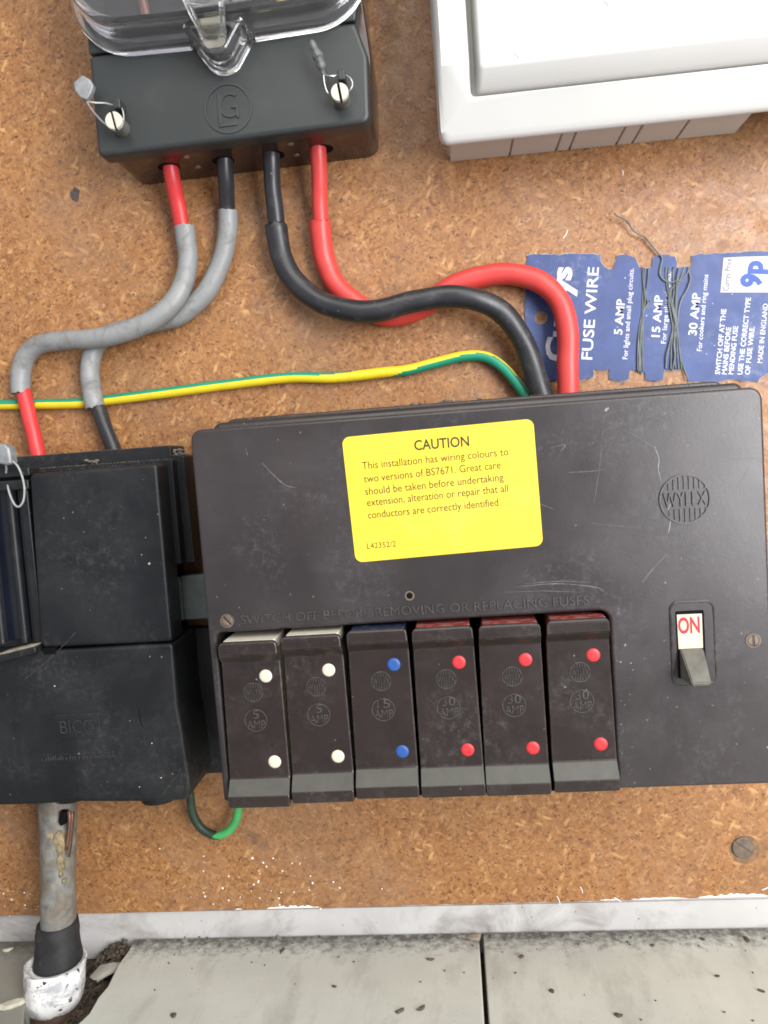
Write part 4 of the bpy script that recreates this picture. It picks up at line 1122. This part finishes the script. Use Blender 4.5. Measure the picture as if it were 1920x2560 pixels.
# ================================================================== SERVICE CUT-OUT
co = thing('cut_out_box', 'black moulded service box in the lower left with a lead cable below', 'service box', V(-185, -155, 0))
bm = bmesh.new()
prism(bm, round_poly([(-250, -82), (-141.0, -82), (-140.0, -44.4), (-127.0, -44.4), (-128.0, 7.9), (-134.2, 8.6), (-134.3, 13.2), (-250, 13.2)], [0, 1, 0.4, 1, 1, 0.4, 1, 0]), 0, 20, bev=0.4)
prism(bm, round_poly([(-250, -80), (-137.5, -80), (-137.5, -44), (-131.5, -44), (-131.5, 6.4), (-250, 6.4)], [0, 1, .4, 1, 1, 0]), 19.9, 27, bev=0.4)
obj('back_plate', bm, M_cut, co)
bm = bmesh.new()
prism(bm, round_poly([(-199.0, -78.7), (-134.3, -78.9), (-133.9, 4.9), (-195.9, 4.2)], [2.2, 2.2, 2.2, 2.2]), 26, 40, bev=2.0, seg=6)
obj('upper_cover', bm, M_cut, co)
bm = bmesh.new()
low = [(-250, -80.2), (-134.2, -79.5), (-134.6, -110), (-133.4, -122), (-132.0, -149), (-134.0, -155.2), (-141.8, -155.6), (-166, -155.2), (-188.5, -154.4), (-209, -155.0), (-250, -154.6)]
prism(bm, round_poly(low, [2, 2, 6, 6, 5, 3, 2, 4, 4, 4, 2]), 0, 40.3, bev=1.8, seg=5)
prism(bm, round_poly([(-150, -156.4), (-110, -156.0), (-110, -80), (-150, -80)], 1.0, 3), 0, 7, bev=0.8)
lower = obj('lower_cover', bm, M_cut, co)
for cx, r, zb, h0 in ((-153.3, 9.5, -160.2, 26), (-198.8, 9.8, -158.6, 24)):
    bm = bmesh.new()
    n = 32; prev = None
    for z, rr_ in ((-150, r), (zb + 1.5, r), (zb + 0.4, r * .94), (zb, r * .8)):
        l = [bm.verts.new(V(cx + rr_ * math.cos(2 * PI * k / n), z, h0 + rr_ * math.sin(2 * PI * k / n))) for k in range(n)]
        if prev: bridge(bm, prev, l)
        else: fill(bm, l)
        prev = l
    fill(bm, prev)
    obj('cable_gland', bm, M_cut, co)
# recess with ribs
bm = bmesh.new()
prism(bm, rect(-250, -76, -199.2, 0), 27.0, 28.0); obj('recess_panel', bm, surf('glossy_blue_black', (0.008, 0.010, 0.016), 0.2, 0.5, vary=0.2, bump=0.05), co)
bm = bmesh.new()
for x0, r in ((-210.9, 1.9), (-205.3, 1.5), (-222.5, 1.8)):
    sweep(bm, [V(x0, -1, 32), V(x0, -40, 32), V(x0, -77, 32)], r, 14, 3)
prism(bm, round_poly(rect(-203.6, -77, -199.4, 2), 0.9, 3), 27.5, 36.5, bev=0.8)
obj('rib', bm, M_cut, co)
bm = bmesh.new()
prism(bm, round_poly(rect(-250, -3.0, -197.5, 1.8), 0.9, 3), 27.5, 38.5, bev=0.8)
prism(bm, round_poly(rect(-250, 3.2, -197.0, 7.4), 0.9, 3), 27.5, 37.5, bev=0.8)
obj('top_bar', bm, M_cut, co)
bm = bmesh.new()
prism(bm, round_poly([(-250, -90), (-199.6, -80.2), (-199.6, -76.9), (-250, -86.5)], 0.7, 2), 27.5, 43.5, bev=0.6)
bmesh.ops.translate(bm, verts=bm.verts, vec=Vector((0, 0, 0)))
for f in bm.faces:
    f.normal_update()
obj('sill', bm, [M_cut, M_dustedge], co)
bm = bmesh.new()
prism(bm, [(-250, -86.3), (-199.8, -76.75), (-199.8, -76.3), (-250, -85.8)], 29, 43.0); obj('sill_dust', bm, M_dustedge, co)
bm = bmesh.new()
prism(bm, rect(-197.6, -81.6, -191.5, -78.6), 39.0, 40.45); obj('notch', bm, M_hole, co)
bm = bmesh.new()
prism(bm, [(-197.4, -110.9), (-196.9, -122.7), (-173.4, -122.9), (-172.9, -110.8)][::-1], 40.0, 40.95, bev=0.4, seg=2)
pl = obj('name_plate', bm, M_cut, co)
bm = bmesh.new()
add_text(bm, 'BICC', (-192.6, -120.0), (-176.2, -119.8), 6.2, 40.9, 0.6)
obj('plate_lettering', bm, M_cut_em, pl, smooth=False)
bm = bmesh.new(); prism(bm, [(-206.7, -129.9), (-205.6, -134.2), (-163.8, -133.4), (-165.2, -130.1)][::-1], 40.0, 40.7, bev=0.25, seg=2)
pl2 = obj('maker_strip', bm, M_cut, co)
bm = bmesh.new()
rs = random.Random(4); x = -203.8
while x < -167.5:                              # the moulded line is worn past reading
    w = rs.uniform(0.5, 1.1); hgt = rs.uniform(1.0, 2.3)
    prism(bm, rect(x, -133.2 + (x + 206) * 0.012, x + w, -133.2 + hgt + (x + 206) * 0.012), 40.6, 41.0, bev=0.12, seg=1)
    x += w + rs.choice((0.35, 0.35, 0.45, 1.2))
obj('worn_moulding', bm, M_cut_em, pl2, smooth=False)
# scratches and pale spots
bm = bmesh.new()
def scut(pts, r):
    sweep(bm, pxpath([(a, b, 40.32) for a, b in pts]), r, 5, 4)
for l, r in (([(190, 1580), (160, 1612), (118, 1652), (60, 1700)], 0.12), ([(405, 1990), (430, 1955), (447, 1935)], 0.12), ([(450, 1935), (456, 1955), (458, 1975)], 0.1), ([(310, 2025), (300, 2005)], 0.15)): scut(l, r * 0.8)
obj('scratches', bm, surf('dull_scratch', (0.07, 0.07, 0.068), 0.6, 0.3, vary=0.5, vper=3), co)['kind'] = 'stuff'
bm = bmesh.new()
for px, py, r in ((137, 1715, .42), (380, 1858, .36), (403, 1944, .42), (349, 1967, .3), (26, 1986, .2), (375, 1641, .25), (373, 1409, .55), (364, 1344, .2), (354, 1387, .2)):
    x, z = P(px, py, 40.2); dome(bm, x, z, r, 40.1, 0.35, 8, rings=2)
x, z = P(466, 1842, 22)
obj('pale_marks', bm, surf('pale_mark', (0.5, 0.47, 0.40), 0.6, 0.3, vary=0.3, vper=2), co)['kind'] = 'stuff'
# crack
bm = bmesh.new()
sweep(bm, pxpath([(346, 1772, 40.25), (349, 1788, 40.3), (352, 1805, 40.3), (358, 1818, 40.2)]), 0.2, 6, 4); obj('gouge', bm, M_hole, co)

# seal on the service box
t = thing('lead_seal', 'grey lead seal with a looped wire on top of the black service box', 'seal', P3(14, 1140, 40))
bm = bmesh.new()
pts = [P(px, py, 42) for px, py in ((-14, 1118), (-2, 1108), (16, 1109), (28, 1120), (32, 1140), (34, 1160), (22, 1163), (4, 1160), (-14, 1152))]
prism(bm, round_poly(pts, 1.2, 3), 38.6, 44, bev=1.3); obj('seal_tag', bm, M_lead, t)
bm = bmesh.new()
sweep(bm, pxpath([(30, 1152, 42), (44, 1165, 43), (55, 1190, 43.5), (61, 1220, 43.5), (59, 1250, 43.5), (49, 1266, 43.5), (38, 1263, 43), (28, 1245, 42), (21, 1224, 40), (19, 1212, 38)]), 0.48, 8, 6)
sweep(bm, pxpath([(14, 1158, 42), (16, 1170, 40), (15, 1182, 38.4)]), 0.48, 8, 4)
obj('seal_wire', bm, surf('pale_seal_wire', (0.36, 0.40, 0.36), 0.45, 0.5, metal=0.3, vary=0.15, vper=3), t)

# ================================================================== LEAD CABLE
lc = thing('supply_cable', 'weathered grey lead cable rising through the floor into the black box', 'cable', Vector((-0.207, -0.037, -0.25)))
def lathe(bm, rings_, n=36, wob=0.0, seed=1.0):
    prev = None
    for x, z, h, r in rings_:
        l = []
        for k in range(n):
            a = 2 * PI * k / n
            rr_ = r * (1 + wob * noise.noise(Vector((math.cos(a) * 2, math.sin(a) * 2, z * 0.12 + seed))))
            l.append(bm.verts.new(V(x + rr_ * math.cos(a), z, h + rr_ * math.sin(a))))
        if prev: bridge(bm, prev, l)
        else: fill(bm, l)
        prev = l
    fill(bm, prev)
def ax_at(py, pxl, pxr, h):
    x0, z = P(pxl, py, h); x1, z1 = P(pxr, py, h); return ((x0 + x1) / 2, (z + z1) / 2, h, (x1 - x0) / 2)
bm = bmesh.new()
lathe(bm, [ax_at(1985, 100, 184, 23), ax_at(2040, 103, 188, 23.5), ax_at(2100, 104, 188, 25), ax_at(2200, 105, 186, 27), ax_at(2260, 105, 186, 29), ax_at(2330, 106, 187, 31)], 40, 0.07)
obj('lead_sheath', bm, M_pipe, lc)
bm = bmesh.new()
lathe(bm, [ax_at(2303, 100, 190, 30), ax_at(2306, 96, 192, 30.2), ax_at(2330, 94, 194, 31), ax_at(2348, 95, 194, 31.7), ax_at(2365, 93, 196, 32.5), ax_at(2400, 89, 201, 34), ax_at(2440, 89, 201, 35)], 40, 0.06, 3)
obj('tape_wrap', bm, M_tape, lc)
bm = bmesh.new()
rg = [ax_at(2410, 86, 198, 36), ax_at(2403, 74, 206, 36), ax_at(2405, 68, 210, 36), ax_at(2430, 68, 209, 37), ax_at(2470, 68, 206, 37.5), ax_at(2492, 73, 203, 37.5), ax_at(2506, 78, 198, 37.5), ax_at(2518, 90, 188, 37.5)]
lathe(bm, rg, 44, 0.06, 7)
obj('painted_collar', bm, M_collar, lc)
bm = bmesh.new()
x, z, h, r = rg[-1]
lathe(bm, [(x, -263, h, r * 1.25), (x, -256, h, r * 1.25), (x, -254, h, r * 1.1), (x, z, h, r * 0.85)], 36, 0.1, 2)
obj('rusty_ring', bm, M_rust, lc)
# frayed copper strands
for k in range(5):
    bm = bmesh.new()
    dx = k * 6
    sweep(bm, pxpath([(170 + dx * .6, 2028, 31), (172 + dx * .5, 2050, 33), (170 + dx * .35, 2080 + 6 * k, 33.5), (166 + dx * .3, 2106 + 9 * k, 34)]), 0.55, 7, 5)
    obj('strand', bm, M_copper if k % 2 else M_rust, lc)
bm = bmesh.new()
x, z = P(150, 2052, 33); prism(bm, [P(px, py, 33) for px, py in ((149, 2030), (165, 2030), (163, 2060), (152, 2066), (146, 2055))], 30, 33.3, bev=0.5); obj('split', bm, M_hole, lc)
# splits of yellow compound
bm = bmesh.new()
for px, py, rx, rz in ((122, 2093, 1.8, 2.0), (146, 2112, 2.9, 5.6), (150, 2158, 1.7, 4.4), (152, 2188, 1.0, 1.6), (160, 2203, .7, 1.1)):
    x, z = P(px, py, 33.8)
    pts = [(x + rx * math.cos(a) * random.uniform(.75, 1.2), z + rz * math.sin(a) * random.uniform(.75, 1.2)) for a in [2 * PI * k / 16 for k in range(16)]]
    prism(bm, pts, 29, 33.6 + (2120 - py) * -0.012, bev=0.5)
obj('compound', bm, surf('dried_compound', (0.235, 0.185, 0.105), 0.75, 0.3, vary=0.5, vper=3, bump=0.7, bper=2), lc)

# ================================================================== DEBRIS AND DUST
def floor_pt(px, py, z=-250.0):
    d = ray(px, py); t_ = z / d.z
    return Vector((d.x * t_ * S, (d.y * t_ - H) * S, z * S))
def flake(px, py, rx, ry, rot, mat, label, cat='debris', group=None, lift=0.9, z=-250.0, name='debris_flake'):
    c = floor_pt(px, py, z); bm = bmesh.new(); rs = random.Random(int(px * 3 + py))
    n = 12; ls = []
    ca, sa = math.cos(rot), math.sin(rot)
    for s_, hh in ((1.0, 0.05), (0.95, 0.5), (0.55, 1.0)):
        l = []
        for k in range(n):
            a = 2 * PI * k / n; q = rs.uniform(0.75, 1.15)
            x = rx * s_ * q * math.cos(a); y = ry * s_ * q * math.sin(a)
            bend = lift * 0.6 * (x / rx) ** 2
            l.append(bm.verts.new(c + Vector(((x * ca - y * sa) * S, (x * sa + y * ca) * S, (hh * lift + bend) * S))))
        ls.append(l)
    bm.faces.new(ls[0][::-1]); bridge(bm, ls[0], ls[1]); bridge(bm, ls[1], ls[2]); bm.faces.new(ls[2])
    o = obj(name, bm, mat); tag(o, label, cat, group); return o
big = [(1359, 2343, 2.6, 1.4, .1, 'dark oval crumb on the right floorboard near the narrow joint'), (1303, 2393, 2.2, 1.6, .8, 'spiky dark flake on the right floorboard below the wall crumbs'),
       (1379, 2479, 1.8, 2.0, .5, 'small brown curled flake low on the right floorboard'), (1547, 2540, 2.6, 1.7, -.3, 'dark seed lying at the bottom edge of the right floorboard'),
       (1866, 2349, 1.6, 3.4, .1, 'upright dark insect wing near the wall at the far right'), (1076, 2400, 3.0, 1.0, 0, 'thin dark sliver on the middle floorboard near the joint'),
       (1000, 2529, 3.4, 1.5, .6, 'curved grey husk at the bottom of the middle floorboard, left of a pair'), (1052, 2523, 3.2, 1.4, .7, 'curved grey husk at the bottom of the middle floorboard, right of a pair'),
       (434, 2540, 1.9, 2.4, .2, 'black crumb at the bottom left of the middle floorboard'), (706, 2378, 1.2, 3.4, -.3, 'upright dark splinter on the middle floorboard by the wall'),
       (836, 2468, 1.9, 0.8, -.3, 'small dark crumb alone in the centre of the middle floorboard'), (1793, 2442, 1.8, 0.8, -.2, 'small tan husk on the right floorboard'),
       (1903, 2479, 2.6, 0.8, -.6, 'reddish brown sliver at the right edge of the floorboard'), (1631, 2365, 1.5, 1.2, -.3, 'small black beetle on the right floorboard near the wall'), (1756, 2349, 1.9, 1.3, -.6, 'small black beetle close to the wall left of the insect wing')]
for px, py, rx, ry, rot, lab in big:
    flake(px, py, rx * 0.72, ry * 0.72, rot, M_debris, lab, 'debris')
rs = random.Random(9)
for i in range(70):
    if i < 45: px = rs.uniform(360, 1920); py = 2325 + abs(rs.gauss(0, 26)) + 10
    else: px = rs.uniform(330, 1920); py = rs.uniform(2360, 2555)
    if abs(px - 1208) < 14: continue
    r_c = rs.uniform(0.15, 0.5)
    flake(px, py, r_c * 1.5, r_c, rs.uniform(0, 3), M_debris, 'tiny brown crumb scattered on the grey floorboards', 'debris', 'tiny crumbs on the floorboards', 0.45, name='crumb')
flake(34, 2512, 8.0, 3.6, .5, M_debris_l, 'pale flake of paint on the left floorboard beside the cable', 'debris', lift=1.4)
flake(20, 2376, 3.0, 1.4, .3, M_debris_l, 'small pale chip on the left floorboard near the wall', 'debris')
flake(268, 2430, 5.6, 9.0, -.5, surf('grey_paint_chip', (0.34, 0.34, 0.30), 0.6, 0.3, vary=0.2, vper=4), 'broken grey chip leaning in the dark hole beside the floorboard', 'debris', lift=2.2, z=-254)
flake(1186, 2345, 4.2, 3.0, .2, surf('tan_flake', (0.30, 0.24, 0.19), 0.7, 0.3, vary=0.2, vper=4), 'tan flake at the wall by the narrow floorboard joint', 'debris', lift=1.0)
# rubble in the hole
bm = bmesh.new()
rs = random.Random(31)
for i in range(820):
    x = rs.uniform(-228, -187); y = rs.uniform(-95, 1); r = rs.uniform(0.3, 2.2)
    if i > 240: x = rs.uniform(-206, -183.0); y = -abs(rs.gauss(0, 15))
    pile = 13.5 * math.exp(-((y - 2) / 14) ** 2) * math.exp(-((x + 194) / 14) ** 2) if i > 240 else 0
    c = Vector((x * S, y * S, (-262.3 + r * .3 + pile * rs.uniform(0.3, 1)) * S))
    m_ = Matrix.Rotation(rs.uniform(0, 6), 4, 'Z') @ Matrix.Rotation(rs.uniform(0, 6), 4, 'X')
    bmesh.ops.create_icosphere(bm, subdivisions=1, radius=r * S, matrix=Matrix.Translation(c) @ m_ @ Matrix.Diagonal((1, rs.uniform(.4, 1), rs.uniform(.3, .7), 1)))
for i in range(30):
    x = rs.uniform(-200, -186); y = rs.uniform(-50, 0)
    a = rs.uniform(0, 6); l = rs.uniform(6, 20)
    p0 = Vector((x * S, y * S, -0.259)); p1 = p0 + Vector((math.cos(a) * l * S * .5, math.sin(a) * l * S * .5, rs.uniform(0, .006)))
    sweep(bm, [p0, (p0 + p1) / 2 + Vector((0, 0, .002)), p1], 0.18, 5, 3)
o = obj('rubble', bm, M_dirt, smooth=False); o['kind'] = 'stuff'
# lint and grit along ledges
bm = bmesh.new()
def grit(x0, x1, z, h0, h1, n, seed, rmax=0.55, slope=0.0):
    rs = random.Random(seed)
    for i in range(n):
        x = rs.uniform(x0, x1); h = rs.uniform(h0, h1); r = rs.uniform(0.12, rmax)
        c = V(x, z + slope * (x - x0) + r * 0.35, h)
        bmesh.ops.create_icosphere(bm, subdivisions=1, radius=r * S, matrix=Matrix.Translation(c) @ Matrix.Rotation(rs.uniform(0, 6), 4, 'Y') @ Matrix.Diagonal((rs.uniform(.6, 1.8), 1, rs.uniform(.4, .9), 1)))
grit(-222, -134.5, 13.3, 15, 19.5, 160, 1, 0.3); grit(-222, -132, 6.6, 20.5, 27, 300, 2, 0.28); grit(-196, -135, 5.0, 36, 39, 80, 3, 0.16)
grit(-133.8, -128.4, 8.4, 6, 19, 40, 5, 1.0); grit(-103, 119, 23.2, 4, 29, 420, 6, 0.32); grit(-100, 118, 20.6, 31, 58, 150, 7, 0.35); grit(-104, 119, 17.0, 70, 74, 110, 8, 0.22)
for x, z, h, r in ((-172.5, 7.8, 24, 2.2), (-170.8, 7.3, 25, 1.4), (-131.5, 9.6, 16, 2.4), (-0.0, 23.6, 14, 2.8), (4.0, 23.4, 12, 2.0), (-14, 23.3, 16, 2.2), (16, 23.5, 14, 1.6), (38, 23.4, 12, 1.8)):
    for k in range(7):
        c = V(x + random.uniform(-r, r), z + random.uniform(-.2, r * .6), h + random.uniform(-r, r))
        bmesh.ops.create_icosphere(bm, subdivisions=1, radius=r * random.uniform(.25, .5) * S, matrix=Matrix.Translation(c) @ Matrix.Diagonal((1.3, 1, .7, 1)))
o = obj('dust', bm, M_lint, smooth=False); o['kind'] = 'stuff'
